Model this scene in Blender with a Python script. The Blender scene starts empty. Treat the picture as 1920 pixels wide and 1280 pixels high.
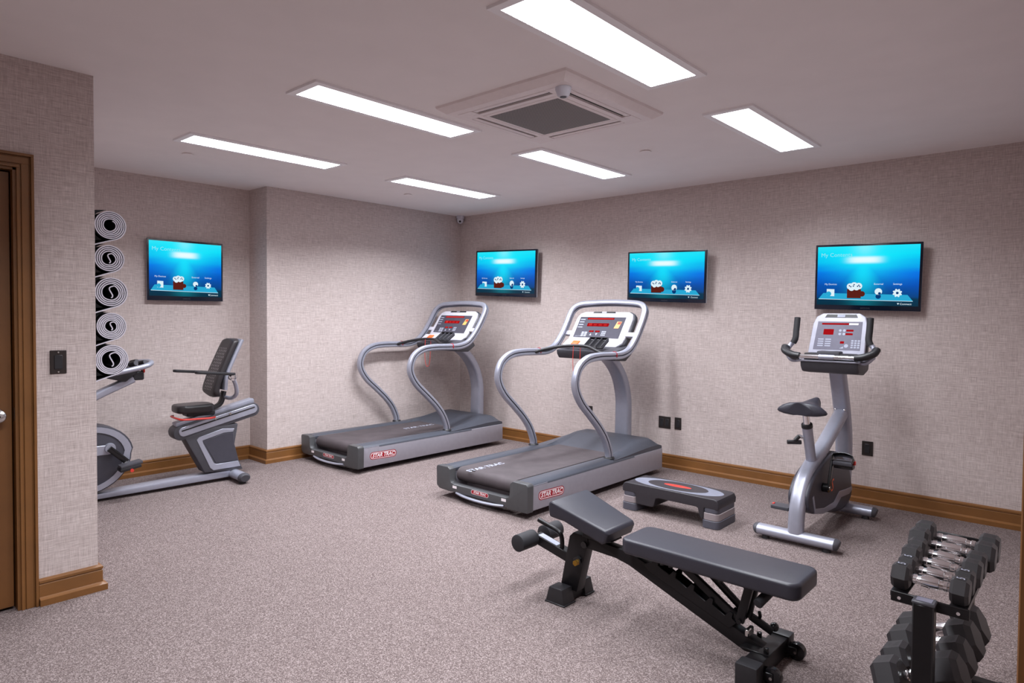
import bpy, bmesh, math, random
from mathutils import Vector, Matrix
random.seed(4)
R = math.radians
PI = math.pi
SC = bpy.context.scene
COL = SC.collection
SC.view_settings.view_transform = 'Standard'
SC.view_settings.look = 'None'
SC.view_settings.exposure = 0.0
SC.view_settings.gamma = 1.0
SC.view_settings.use_curve_mapping = False

# ------------------------------------------------------------------ materials
def nt(name):
    m = bpy.data.materials.new(name); m.use_nodes = True
    t = m.node_tree
    return m, t, t.nodes['Principled BSDF']

def srgb(r, g, b):
    f = lambda c: (c/255/12.92) if c/255 <= .04045 else ((c/255+.055)/1.055)**2.4
    return (f(r), f(g), f(b), 1)

def mix(t, a, b, fac):
    n = t.nodes.new('ShaderNodeMix'); n.data_type = 'RGBA'
    for sock, v in ((n.inputs[6], a), (n.inputs[7], b), (n.inputs[0], fac)):
        if hasattr(v, 'is_linked') or hasattr(v, 'links'): t.links.new(v, sock)
        else: sock.default_value = v
    return n.outputs[2]

def noise(t, vec, scale, detail=2, rough=.5):
    n = t.nodes.new('ShaderNodeTexNoise')
    n.inputs['Scale'].default_value = scale
    n.inputs['Detail'].default_value = detail
    n.inputs['Roughness'].default_value = rough
    if vec is not None: t.links.new(vec, n.inputs['Vector'])
    return n.outputs['Fac']

def mth(t, op, a, b=None, c=None, clamp=False):
    n = t.nodes.new('ShaderNodeMath'); n.operation = op; n.use_clamp = clamp
    for k, v in enumerate((a, b, c)):
        if v is None: continue
        if isinstance(v, (int, float)): n.inputs[k].default_value = v
        else: t.links.new(v, n.inputs[k])
    return n.outputs[0]

def ramp(t, fac, stops, interp='LINEAR'):
    n = t.nodes.new('ShaderNodeValToRGB'); cr = n.color_ramp; cr.interpolation = interp
    while len(cr.elements) < len(stops): cr.elements.new(.5)
    for e, (p, c) in zip(cr.elements, stops): e.position = p; e.color = c if len(c) == 4 else (*c, 1)
    t.links.new(fac, n.inputs[0])
    return n.outputs[0]

def objco(t):
    return t.nodes.new('ShaderNodeTexCoord').outputs['Object']

def bump(t, b, h, strength, dist=.002):
    n = t.nodes.new('ShaderNodeBump'); n.inputs['Strength'].default_value = strength
    n.inputs['Distance'].default_value = dist
    t.links.new(h, n.inputs['Height']); t.links.new(n.outputs[0], b.inputs['Normal'])

def plain(name, col, rough=.5, metal=0., var=.06, scale=30, bmp=0., bscale=300, spec=.5, coat=0.):
    """solid colour with a faint procedural unevenness"""
    m, t, b = nt(name)
    oc = objco(t)
    f = noise(t, oc, scale, 3)
    lo = tuple(c*(1-var) for c in col[:3])+(1,); hi = tuple(min(1, c*(1+var)) for c in col[:3])+(1,)
    t.links.new(ramp(t, f, [(.3, lo), (.7, hi)]), b.inputs['Base Color'])
    b.inputs['Roughness'].default_value = rough; b.inputs['Metallic'].default_value = metal
    b.inputs['Specular IOR Level'].default_value = spec
    if coat: b.inputs['Coat Weight'].default_value = coat; b.inputs['Coat Roughness'].default_value = .12
    if bmp: bump(t, b, noise(t, oc, bscale, 2), bmp, .001)
    return m

def emit(name, col, strength):
    m, t, b = nt(name)
    t.nodes.remove(b)
    e = t.nodes.new('ShaderNodeEmission'); e.inputs[0].default_value = col; e.inputs[1].default_value = strength
    t.links.new(e.outputs[0], t.nodes['Material Output'].inputs[0])
    return m

def wallcover(name):
    """woven linen wall covering: threads run level and upright"""
    m, t, b = nt(name)
    sep = t.nodes.new('ShaderNodeSeparateXYZ')
    t.links.new(t.nodes.new('ShaderNodeNewGeometry').outputs['Position'], sep.inputs[0])
    u = mth(t, 'ADD', sep.outputs[0], sep.outputs[1])
    def th(su, sv, det=2):
        c = t.nodes.new('ShaderNodeCombineXYZ')
        t.links.new(mth(t, 'MULTIPLY', u, su), c.inputs[0]); t.links.new(mth(t, 'MULTIPLY', sep.outputs[2], sv), c.inputs[1])
        return noise(t, c.outputs[0], 1, det)
    h = th(19, 340); v = th(340, 17); big = th(5, 130, 1); bigv = th(130, 4, 1)
    w = mth(t, 'ADD', mth(t, 'MULTIPLY', h, .38), mth(t, 'ADD', mth(t, 'MULTIPLY', v, .32),
            mth(t, 'ADD', mth(t, 'MULTIPLY', big, .18), mth(t, 'MULTIPLY', bigv, .12))))
    t.links.new(ramp(t, w, [(.36, srgb(164, 150, 145)), (.5, srgb(194, 180, 176)), (.64, srgb(218, 206, 202))]), b.inputs['Base Color'])
    b.inputs['Roughness'].default_value = .8; b.inputs['Specular IOR Level'].default_value = .25
    bump(t, b, w, .35, .002)
    return m

def carpet(name):
    m, t, b = nt(name)
    oc = objco(t)
    v = t.nodes.new('ShaderNodeTexVoronoi'); v.inputs['Scale'].default_value = 270; t.links.new(oc, v.inputs['Vector'])
    sp = t.nodes.new('ShaderNodeSeparateColor'); t.links.new(v.outputs['Color'], sp.inputs[0])
    f = mth(t, 'ADD', mth(t, 'MULTIPLY', sp.outputs[0], .62), mth(t, 'MULTIPLY', noise(t, oc, 120, 3, .7), .38))
    big = noise(t, oc, 1.3, 2)
    f2 = mth(t, 'ADD', f, mth(t, 'MULTIPLY', mth(t, 'SUBTRACT', big, .5), .06))
    t.links.new(ramp(t, f2, [(.12, srgb(74, 63, 61)), (.34, srgb(102, 90, 88)), (.6, srgb(122, 109, 107)), (.8, srgb(156, 143, 141))]), b.inputs['Base Color'])
    b.inputs['Roughness'].default_value = .95; b.inputs['Specular IOR Level'].default_value = .1
    bump(t, b, f, .6, .004)
    return m

def paintwood(name, col, rough=.38):
    m, t, b = nt(name)
    oc = objco(t)
    f = noise(t, oc, 6, 4, .6)
    t.links.new(ramp(t, f, [(.3, tuple(c*.88 for c in col[:3])), (.7, tuple(c*1.08 for c in col[:3]))]), b.inputs['Base Color'])
    b.inputs['Roughness'].default_value = rough
    bump(t, b, noise(t, oc, 60, 2), .04, .001)
    return m

def perforated(name, base, hole):
    """padded mesh with rows of lozenge holes over the middle of the back"""
    m, t, b = nt(name)
    sep = t.nodes.new('ShaderNodeSeparateXYZ'); t.links.new(objco(t), sep.inputs[0])
    x, z = sep.outputs[0], sep.outputs[2]
    p = mth(t, 'MULTIPLY', mth(t, 'SINE', mth(t, 'MULTIPLY', x, 190)), mth(t, 'SINE', mth(t, 'MULTIPLY', z, 130)))
    dots = mth(t, 'GREATER_THAN', p, .42)
    inx = mth(t, 'LESS_THAN', mth(t, 'ABSOLUTE', x), .085)
    inz = mth(t, 'LESS_THAN', mth(t, 'ABSOLUTE', mth(t, 'SUBTRACT', z, .93)), .17)
    f = mth(t, 'MULTIPLY', dots, mth(t, 'MULTIPLY', inx, inz))
    t.links.new(mix(t, base, hole, f), b.inputs['Base Color'])
    b.inputs['Roughness'].default_value = .45
    return m

def grille_mat(name):
    m, t, b = nt(name)
    sep = t.nodes.new('ShaderNodeSeparateXYZ'); t.links.new(objco(t), sep.inputs[0])
    p = mth(t, 'MULTIPLY', mth(t, 'SINE', mth(t, 'MULTIPLY', sep.outputs[0], 520)), mth(t, 'SINE', mth(t, 'MULTIPLY', sep.outputs[1], 520)))
    t.links.new(ramp(t, p, [(.0, (.26, .23, .22)), (.25, (.055, .05, .048))]), b.inputs['Base Color'])
    b.inputs['Roughness'].default_value = .6
    return m

def screen_mat(name):
    """lit picture of a television menu: blue water with a glow from above"""
    m, t, b = nt(name); t.nodes.remove(b)
    sep = t.nodes.new('ShaderNodeSeparateXYZ'); t.links.new(t.nodes.new('ShaderNodeTexCoord').outputs['UV'], sep.inputs[0])
    u, v = sep.outputs[0], sep.outputs[1]
    def bell(u0, v0, a, bb, p=2):
        q = mth(t, 'ADD', mth(t, 'POWER', mth(t, 'ABSOLUTE', mth(t, 'DIVIDE', mth(t, 'SUBTRACT', u, u0), a)), p),
                mth(t, 'POWER', mth(t, 'ABSOLUTE', mth(t, 'DIVIDE', mth(t, 'SUBTRACT', v, v0), bb)), p))
        return mth(t, 'EXPONENT', mth(t, 'MULTIPLY', q, -1))
    c = t.nodes.new('ShaderNodeCombineXYZ'); t.links.new(mth(t, 'MULTIPLY', u, 1.2), c.inputs[0]); t.links.new(mth(t, 'MULTIPLY', v, 5), c.inputs[1])
    vv = mth(t, 'ADD', v, mth(t, 'MULTIPLY', mth(t, 'SUBTRACT', noise(t, c.outputs[0], 1.3, 1), .5), .16))
    base = ramp(t, vv, [(0, srgb(0, 46, 66)), (.1, srgb(0, 52, 80)), (.14, srgb(0, 66, 130)), (.34, srgb(0, 76, 178)), (.56, srgb(0, 104, 226)),
                        (.72, srgb(0, 178, 240)), (.86, srgb(0, 218, 248)), (1, srgb(40, 226, 246))])
    shaft = mth(t, 'MAXIMUM', mth(t, 'MULTIPLY', bell(.48, .80, .34, .30), .9), mth(t, 'MULTIPLY', bell(.47, .62, .15, .42), .8))
    c1 = mix(t, base, srgb(20, 236, 255), shaft)
    c2 = mix(t, c1, srgb(150, 244, 255), mth(t, 'MULTIPLY', bell(.48, 1.0, .1, .16), .6))
    c3 = mix(t, c2, srgb(232, 252, 255), bell(.48, .765, .165, .055, 4))
    e = t.nodes.new('ShaderNodeEmission'); t.links.new(c3, e.inputs[0]); e.inputs[1].default_value = 1.0
    g = t.nodes.new('ShaderNodeBsdfGlossy'); g.inputs['Roughness'].default_value = .15; g.inputs[0].default_value = (.02, .02, .02, 1)
    a = t.nodes.new('ShaderNodeAddShader'); t.links.new(e.outputs[0], a.inputs[0]); t.links.new(g.outputs[0], a.inputs[1])
    t.links.new(a.outputs[0], t.nodes['Material Output'].inputs[0])
    return m

MT = {}

def setup_materials():
    M = MT
    M['wall'] = wallcover('linen_wallcovering')
    M['ceil'] = plain('ceiling_paint', srgb(240, 234, 233), .9, var=.015, scale=5, bmp=.05, spec=.1)
    M['carpet'] = carpet('speckled_carpet')
    M['wood'] = paintwood('brown_painted_wood', srgb(124, 82, 42))
    M['door'] = paintwood('brown_door_paint', srgb(118, 76, 38), .45)
    M['dark'] = plain('dark_gap', (.012, .010, .010, 1), .8)
    M['silver'] = plain('silver_powder_coat', srgb(168, 170, 184), .36, .5, var=.03, bmp=.02)
    M['alu'] = plain('brushed_aluminium_panel', srgb(158, 155, 164), .45, .3, var=.03)
    M['white'] = plain('white_plastic', srgb(204, 203, 213), .48, var=.02)
    M['acwhite'] = plain('offwhite_plastic', srgb(236, 226, 225), .5, var=.02)
    M['lampwhite'] = plain('white_lamp_frame', srgb(246, 244, 246), .6, var=.01)
    M['groove'] = plain('rail_groove', srgb(96, 97, 108), .5, .2)
    M['bezelgrey'] = plain('silver_grey_plastic', srgb(168, 168, 182), .5, .15)
    M['chrome'] = plain('chrome', (.95, .95, .97, 1), .16, 1, var=.02)
    M['steel'] = plain('satin_nickel', (.62, .61, .60, 1), .25, 1, var=.02)
    M['blk'] = plain('black_plastic', srgb(34, 33, 36), .45, var=.1)
    M['blkgloss'] = plain('black_gloss_plastic', srgb(20, 19, 21), .18, var=.1)
    M['blkmetal'] = plain('black_powder_coated_steel', srgb(19, 17, 19), .36, spec=.32, var=.12, bmp=.05)
    M['vinyl'] = plain('dark_vinyl_upholstery', srgb(46, 45, 54), .40, var=.05, bmp=.1, bscale=500)
    M['vinyl2'] = plain('black_seat_vinyl', srgb(38, 35, 37), .36, var=.05, bmp=.1, bscale=500)
    M['foam'] = plain('black_foam', srgb(36, 35, 39), .7, var=.1, bmp=.2, bscale=700)
    M['grey'] = plain('charcoal_plastic', srgb(66, 65, 71), .5, var=.05, bmp=.08, bscale=600)
    M['hood'] = plain('blue_grey_plastic', srgb(68, 71, 80), .40, var=.05, bmp=.1, bscale=700)
    M['cap'] = plain('end_cap_plastic', srgb(72, 72, 74), .4, var=.05)
    M['belt'] = plain('running_belt', srgb(70, 62, 65), .75, var=.16, scale=9, bmp=.1, bscale=900)
    M['shroud'] = plain('shroud_plastic', srgb(60, 59, 68), .45, var=.05)
    M['panelgrey'] = plain('display_panel', srgb(112, 110, 124), .55, var=.04, spec=.2)
    M['panelblk'] = plain('display_panel_black', srgb(74, 72, 83), .6, var=.04, spec=.2)
    M['paneltxt'] = plain('panel_print', srgb(168, 172, 188), .6, spec=.2)
    M['redlcd'] = emit('red_led_window', srgb(176, 22, 30), .9)
    M['redled'] = emit('red_led_digits', srgb(255, 70, 60), 1.0)
    M['red'] = plain('red_plastic', srgb(206, 56, 46), .4)
    M['logored'] = plain('badge_red', srgb(158, 22, 36), .4)
    M['logowht'] = plain('badge_white', srgb(240, 232, 234), .4)
    M['orange'] = plain('orange_button', srgb(246, 104, 50), .4)
    M['yellow'] = plain('panel_sticker', srgb(244, 178, 100), .4)
    M['gold'] = plain('brass_pin', srgb(150, 112, 40), .35, .8)
    M['rub'] = plain('rubber_hex', srgb(43, 40, 42), .48, spec=.35, var=.1, bmp=.12, bscale=400)
    M['ink'] = plain('embossed_black', srgb(22, 20, 22), .5)
    M['mat'] = plain('mat_black', srgb(22, 21, 23), .8)
    M['matedge'] = plain('mat_pale_edge', srgb(206, 202, 212), .8, var=.08, scale=90)
    M['perf'] = perforated('perforated_pad', srgb(44, 40, 42), srgb(140, 134, 136))
    M['grille'] = grille_mat('air_grille')
    M['steptop'] = plain('step_grey_pad', srgb(118, 120, 134), .7, var=.06, bmp=.2, bscale=500)
    M['stepblk'] = plain('step_black', srgb(48, 45, 50), .45, var=.06, bmp=.1)
    M['stepdk'] = plain('step_slate', srgb(80, 80, 90), .5, var=.05)
    M['steplt'] = plain('step_pale_grey', srgb(146, 136, 138), .5, var=.05)
    M['outlet'] = plain('brown_black_plate', srgb(40, 33, 31), .35)
    M['bezel'] = plain('tv_bezel', srgb(12, 22, 40), .18)
    M['tvback'] = plain('tv_grey_edge', srgb(168, 172, 184), .5)
    M['screen'] = screen_mat('tv_menu_picture')
    M['scw'] = emit('tv_menu_white', srgb(226, 246, 255), .95)
    M['scdim'] = emit('tv_menu_dim', srgb(150, 234, 244), .95)
    M['sccy'] = emit('tv_menu_cyan', srgb(44, 176, 222), .9)
    M['scbr'] = emit('tv_menu_brown', srgb(96, 34, 26), .9)
    M['scdk'] = emit('tv_menu_navy', srgb(8, 60, 120), .9)
    M['led'] = emit('led_panel_glow', (.95, .96, 1.0, 1), 6)
setup_materials()

# ------------------------------------------------------------------ mesh tools
class MB:
    """collects solids, then links them as one mesh object"""
    def __init__(s): s.bm = bmesh.new(); s.mats = []; s.cur = 0; s.uv = None
    def mat(s, k):
        m = MT[k]
        if m not in s.mats: s.mats.append(m)
        s.cur = s.mats.index(m); return s
    def _in(s, b, T=None, bev=0, seg=2, angle=30, idx=None):
        if bev:
            es = [e for e in b.edges if len(e.link_faces) == 2 and e.calc_face_angle(0) > R(angle)]
            bmesh.ops.bevel(b, geom=es, offset=bev, segments=seg, profile=.6, affect='EDGES', clamp_overlap=True)
        if T is not None: bmesh.ops.transform(b, matrix=T, verts=b.verts)
        bmesh.ops.recalc_face_normals(b, faces=b.faces)
        vm = {}
        for v in b.verts: vm[v] = s.bm.verts.new(v.co)
        for f in b.faces:
            try: nf = s.bm.faces.new([vm[v] for v in f.verts]); nf.material_index = idx[f.material_index] if idx else s.cur
            except ValueError: pass
        b.free(); return s
    def box(s, x0, x1, y0, y1, z0, z1, bev=0, seg=2, T=None):
        b = bmesh.new()
        M = Matrix.Translation(((x0+x1)/2, (y0+y1)/2, (z0+z1)/2)) @ Matrix.Diagonal((abs(x1-x0), abs(y1-y0), abs(z1-z0), 1))
        bmesh.ops.create_cube(b, size=1, matrix=M)
        return s._in(b, T, bev, seg)
    def prism(s, poly, axis, a0, a1, bev=0, seg=2, T=None, angle=30, warp=None):
        """poly: 2d outline; axis x -> (y,z), y -> (x,z), z -> (x,y)"""
        b = bmesh.new()
        f = {'x': lambda p, a: (a, p[0], p[1]), 'y': lambda p, a: (p[0], a, p[1]), 'z': lambda p, a: (p[0], p[1], a)}[axis]
        A = [b.verts.new(f(p, a0)) for p in poly]; B = [b.verts.new(f(p, a1)) for p in poly]
        b.faces.new(A); b.faces.new(B[::-1]); n = len(poly)
        for i in range(n): b.faces.new((A[i], B[i], B[(i+1) % n], A[(i+1) % n]))
        bmesh.ops.recalc_face_normals(b, faces=b.faces)
        if warp:
            for v in b.verts: v.co = Vector(warp(v.co))
        return s._in(b, T, bev, seg, angle)
    def cyl(s, p0, p1, r0, r1=None, seg=20, bev=0, T=None):
        r1 = r0 if r1 is None else r1
        p0, p1 = Vector(p0), Vector(p1); d = p1-p0
        b = bmesh.new()
        M = Matrix.Translation((p0+p1)/2) @ d.to_track_quat('Z', 'Y').to_matrix().to_4x4()
        bmesh.ops.create_cone(b, cap_ends=True, segments=seg, radius1=r0, radius2=r1, depth=d.length, matrix=M)
        return s._in(b, T, bev, 2, 60)
    def sphere(s, c, r, sx=1, sy=1, sz=1, seg=20, T=None):
        b = bmesh.new()
        bmesh.ops.create_uvsphere(b, u_segments=seg, v_segments=seg//2+2, radius=r, matrix=Matrix.Translation(c) @ Matrix.Diagonal((sx, sy, sz, 1)))
        return s._in(b, T)
    def lathe(s, prof, p0, d, seg=24, T=None):
        """prof: (distance along d, radius)"""
        p0 = Vector(p0); d = Vector(d).normalized(); q = d.to_track_quat('Z', 'Y').to_matrix()
        b = bmesh.new(); rings = []
        for a, r in prof:
            if r < 1e-6: rings.append([b.verts.new(p0+d*a)])
            else: rings.append([b.verts.new(p0+d*a+q @ Vector((r*math.cos(2*PI*k/seg), r*math.sin(2*PI*k/seg), 0))) for k in range(seg)])
        for A, B in zip(rings, rings[1:]):
            for k in range(seg):
                k2 = (k+1) % seg
                if len(A) == 1 and len(B) == 1: continue
                if len(A) == 1: b.faces.new((A[0], B[k2], B[k]))
                elif len(B) == 1: b.faces.new((A[k], A[k2], B[0]))
                else: b.faces.new((A[k], A[k2], B[k2], B[k]))
        for Rg in (rings[0], rings[-1]):
            if len(Rg) > 1: b.faces.new(Rg)
        return s._in(b, T)
    def sweep(s, pts, prof, up=(0, 0, 1), closed=False, smooth=8, T=None, side=None, scale=None, second=None):
        """carry a closed 2d outline (side, normal) along pts; parallel transport, first side vector given"""
        P = catmull(pts, smooth, closed) if smooth else [Vector(p) for p in pts]
        n = len(P); b = bmesh.new(); rings = []
        tg = [(P[(i+1) % n if closed else min(i+1, n-1)]-P[(i-1) % n if closed else max(i-1, 0)]).normalized() for i in range(n)]
        sd = Vector(side) if side else tg[0].cross(Vector(up))
        if sd.length < 1e-6: sd = tg[0].orthogonal()
        for i in range(n):
            sd = (sd-tg[i]*sd.dot(tg[i])).normalized()
            nm = tg[i].cross(sd)
            k = scale(i/(n-1)) if scale else 1
            rings.append([b.verts.new(P[i]+(sd*x+nm*y)*k) for x, y in prof])
        m = len(prof)
        for i in range(n if closed else n-1):
            A, B = rings[i], rings[(i+1) % n]
            for k in range(m):
                f = b.faces.new((A[k], A[(k+1) % m], B[(k+1) % m], B[k]))
                if second and k in second[1]: f.material_index = 1
        if not closed: b.faces.new(rings[0]); b.faces.new(rings[-1][::-1])
        if second:
            k0 = s.cur; s.mat(second[0]); k1 = s.cur
            return s._in(b, T, idx=(k0, k1))
        return s._in(b, T)
    def tube(s, pts, r, seg=12, **k):
        return s.sweep(pts, circ(r, r, seg), **k)
    def flat(s, polys, T):
        for vs, fs in polys:
            V = [s.bm.verts.new(T @ Vector((x, y, z))) for x, y, z in vs]
            for f in fs:
                try: nf = s.bm.faces.new([V[i] for i in f]); nf.material_index = s.cur
                except ValueError: pass
        return s
    def text(s, txt, size, T, shear=0., align='CENTER', extr=.0, bold=0.):
        return s.flat([text_geo(txt, size, shear, align, extr, bold)], T)
    def poly(s, pts, T):
        V = [s.bm.verts.new(T @ Vector((x, y, 0))) for x, y in pts]
        f = s.bm.faces.new(V); f.material_index = s.cur; return s
    def build(s, name, parent=None, org=None, label=None, angle=38, uvbox=None):
        me = bpy.data.meshes.new(name)
        q = parent
        while q is not None and 'org' not in q: q = q.parent
        o_ = Vector(org) if org is not None else (Vector(q['org']) if q is not None else Vector())
        if o_.length: bmesh.ops.translate(s.bm, vec=-o_, verts=s.bm.verts)
        if uvbox:
            x0, x1, z0, z1 = uvbox; L = s.bm.loops.layers.uv.new('UVMap')
            for f in s.bm.faces:
                for l in f.loops: l[L].uv = ((l.vert.co.x-x0)/(x1-x0), (l.vert.co.z-z0)/(z1-z0))
        s.bm.to_mesh(me); s.bm.free()
        for m in s.mats: me.materials.append(m)
        me.shade_smooth(); me.set_sharp_from_angle(angle=R(angle))
        o = bpy.data.objects.new(name, me); COL.objects.link(o)
        if parent is not None: o.parent = parent
        if label: o['label'] = label
        return o

def circ(rx, ry, seg=14):
    return [(rx*math.cos(2*PI*k/seg), ry*math.sin(2*PI*k/seg)) for k in range(seg)]

def rrect(w, h, r, seg=4, cx=0, cy=0):
    out = []
    for qx, qy, a0 in ((1, 1, 0), (-1, 1, 90), (-1, -1, 180), (1, -1, 270)):
        for k in range(seg+1):
            a = R(a0+90*k/seg)
            out.append((cx+qx*(w/2-r)+r*math.cos(a), cy+qy*(h/2-r)+r*math.sin(a)))
    return out

def catmull(pts, k, closed=False):
    P = [Vector(p) for p in pts]; n = len(P); out = []
    for i in range(n if closed else n-1):
        p1, p2 = P[i], P[(i+1) % n]
        p0 = P[(i-1) % n] if closed or i > 0 else p1*2-p2
        p3 = P[(i+2) % n] if closed or i+2 < n else p2*2-p1
        for j in range(k):
            t = j/k
            out.append(.5*((2*p1)+(p2-p0)*t+(2*p0-5*p1+4*p2-p3)*t*t+(3*p1-p0-3*p2+p3)*t**3))
    if not closed: out.append(P[-1])
    return out

_TX = {}
def text_geo(txt, size, shear, align, extr, bold=0.):
    key = (txt, size, shear, align, extr, bold)
    if key not in _TX:
        cu = bpy.data.curves.new('lettering', 'FONT'); cu.body = txt; cu.size = size; cu.shear = shear
        cu.align_x = align; cu.align_y = 'CENTER'; cu.extrude = extr; cu.resolution_u = 2; cu.offset = bold
        ob = bpy.data.objects.new('lettering', cu)
        me = bpy.data.meshes.new_from_object(ob)
        _TX[key] = ([tuple(v.co) for v in me.vertices], [tuple(p.vertices) for p in me.polygons])
        bpy.data.objects.remove(ob); bpy.data.meshes.remove(me)
    return _TX[key]

def frame(o, x, y):
    """matrix whose x and y axes lie along the given vectors, at o"""
    x = Vector(x).normalized(); y = Vector(y).normalized(); z = x.cross(y)
    return Matrix(((x.x, y.x, z.x, o[0]), (x.y, y.y, z.y, o[1]), (x.z, y.z, z.z, o[2]), (0, 0, 0, 1)))

def tag(o, label, cat, group=None):
    o['label'] = label; o['category'] = cat
    if group: o['group'] = group
    return o

def thing(name, label, cat, loc=(0, 0, 0), rotz=0, group=None, world=True):
    o = bpy.data.objects.new(name, None); COL.objects.link(o); o.empty_display_size = .1
    o.location = loc; o.rotation_euler = (0, 0, rotz)
    if world: o['org'] = loc          # parts are drawn in room coordinates, then shifted
    return tag(o, label, cat, group)

def struct(o): o['kind'] = 'structure'; return o

def dup(root, off, label, group=None):
    kids = list(root.children)
    r = root.copy(); COL.objects.link(r); r.location = Vector(root.location)+Vector(off); r['label'] = label
    for ch in kids:
        c = ch.copy(); COL.objects.link(c); c.parent = r
        for g in ch.children:
            d = g.copy(); COL.objects.link(d); d.parent = c
    return r

# ------------------------------------------------------------------ the room
H = 2.55
AX, JY, CX, CY = -.333, -2.450, 2.0102, -4.405     # alcove plane, return, left wall end
EX = 5.66
def wallbox(name, *b):
    return struct(MB().mat('wall').box(*b).build(name))
struct(MB().mat('carpet').box(-.6, 7.2, -7.2, .12, -.06, 0).build('floor'))
struct(MB().mat('ceil').box(-.6, 7.2, -7.2, .12, H, H+.06).build('ceiling'))
wallbox('wall_right', 0, EX+.12, 0, .12, 0, H)
wallbox('wall_back', -.6, 0, JY, .12, 0, H)
wallbox('wall_alcove', -.6, AX, CY, JY, 0, H)
w = MB().mat('wall')
w.box(-.6, 1.88, -7.2, CY, 0, H).box(1.88, CX, -4.726, CY, 0, H).box(1.88, CX, -5.545, -4.726, 2.05, H).box(1.88, CX, -7.2, -5.545, 0, H)
struct(w.build('wall_left'))
w = MB().mat('wall')
w.box(EX, EX+.12, -4.10, 0, 0, H).box(EX, EX+.12, -6.05, -4.10, 2.1, H).box(EX, EX+.12, -7.2, -6.05, 0, H)
struct(w.build('wall_near'))
wallbox('wall_south', CX, 7.2, -7.2, -7.08, 0, H)
wallbox('wall_hall', 7.08, 7.2, -7.08, .12, 0, H)

BASE = [(0, .125), (.006, .125), (.018, .117), (.018, .106), (.0135, .104), (.0135, .100), (.0165, .097), (.0165, .040), (.020, .037), (.034, .030), (.034, 0), (0, 0)]
def baseboard(name, A, B, n, ma=0, mb=0):
    """skirting from A to B standing on normal n; ma, mb: +1 outer corner, -1 inner corner"""
    A = Vector((*A, 0)); B = Vector((*B, 0)); d = (B-A).normalized(); n = Vector((*n, 0))
    b = bmesh.new()
    P = [b.verts.new(A+n*o-d*o*ma+Vector((0, 0, z))) for o, z in BASE]
    Q = [b.verts.new(B+n*o+d*o*mb+Vector((0, 0, z))) for o, z in BASE]
    m = len(BASE)
    for i in range(m): b.faces.new((P[i], P[(i+1) % m], Q[(i+1) % m], Q[i]))
    b.faces.new(P); b.faces.new(Q)
    mb_ = MB().mat('wood'); mb_._in(b)
    return struct(mb_.build(name, angle=20))
baseboard('baseboard_right', (0, 0), (EX, 0), (0, -1), -1, -1)
baseboard('baseboard_back', (0, JY), (0, 0), (1, 0), 1, -1)
baseboard('baseboard_return', (0, JY), (AX, JY), (0, -1), 1, -1)
baseboard('baseboard_alcove', (AX, CY), (AX, JY), (1, 0), -1, -1)
baseboard('baseboard_recess', (AX, CY), (CX, CY), (0, 1), -1, 1)
baseboard('baseboard_left', (CX, -4.654), (CX, CY), (1, 0), 0, 1)
baseboard('baseboard_near', (EX, -4.0), (EX, 0), (-1, 0), 0, -1)

# door in the left wall: casing, jamb, slab, knob
c = MB().mat('wood')
def casing(c, x, s, y0, y1, ztop, w=.066):
    """moulded casing on plane x (facing s), clear opening y0..y1 (y0<y1), up to ztop"""
    steps = [(0, .012, .016), (.012, .018, .010), (.018, w-.018, .014), (w-.018, w-.012, .010), (w-.012, w, .022)]
    for a, b_, t in steps:
        c.box(x, x+s*t, y1+a, y1+b_, 0, ztop+a, .0015, 1)
        c.box(x, x+s*t, y0-b_, y0-a, 0, ztop+a, .0015, 1)
        c.box(x, x+s*t, y0-b_, y1+b_, ztop+a, ztop+b_, .0015, 1)
casing(c, CX, 1, -5.535, -4.722, 2.050)
c.box(1.882, CX+.004, -4.7345, -4.716, 0, 2.05).box(1.90, CX+.004, -5.5445, -5.529, 0, 2.05).box(1.90, CX+.004, -5.5445, -4.716, 2.038, 2.049)
c.box(1.902, 1.925, -4.752, -4.7345, 0, 2.04)
struct(c.build('trim_1', angle=20))
d = MB().mat('door').box(1.938, 1.978, -5.525, -4.741, .014, 2.03, .002, 1)
door = struct(d.build('door_1'))
k = MB().mat('steel')
k.lathe([(0, .033), (.005, .033), (.008, .030), (.010, .014), (.028, .013), (.034, .022), (.045, .029), (.056, .029), (.064, .022), (.067, .012), (.067, 0)], (1.978, -4.800, .914), (1, 0, 0), 28)
k.mat('blk').cyl((2.0452, -4.80, .914), (2.0462, -4.80, .914), .006, seg=12)
k.build('door_knob', door, label='satin round door knob')
MB().mat('steel').box(1.981, 2.0, -4.7350, -4.7335, .885, .945, .0006, 1).build('strike_plate', door, label='small bright strike plate')

# casing of the opening the picture is taken through
c = MB().mat('wood')
casing(c, EX, -1, -6.03, -4.09, 2.09, .09)
c.box(EX-.004, EX+.125, -4.10, -4.082, 0, 2.1).box(EX-.004, EX+.125, -6.045, -6.03, 0, 2.1)
struct(c.build('trim_2', angle=20))

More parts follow.
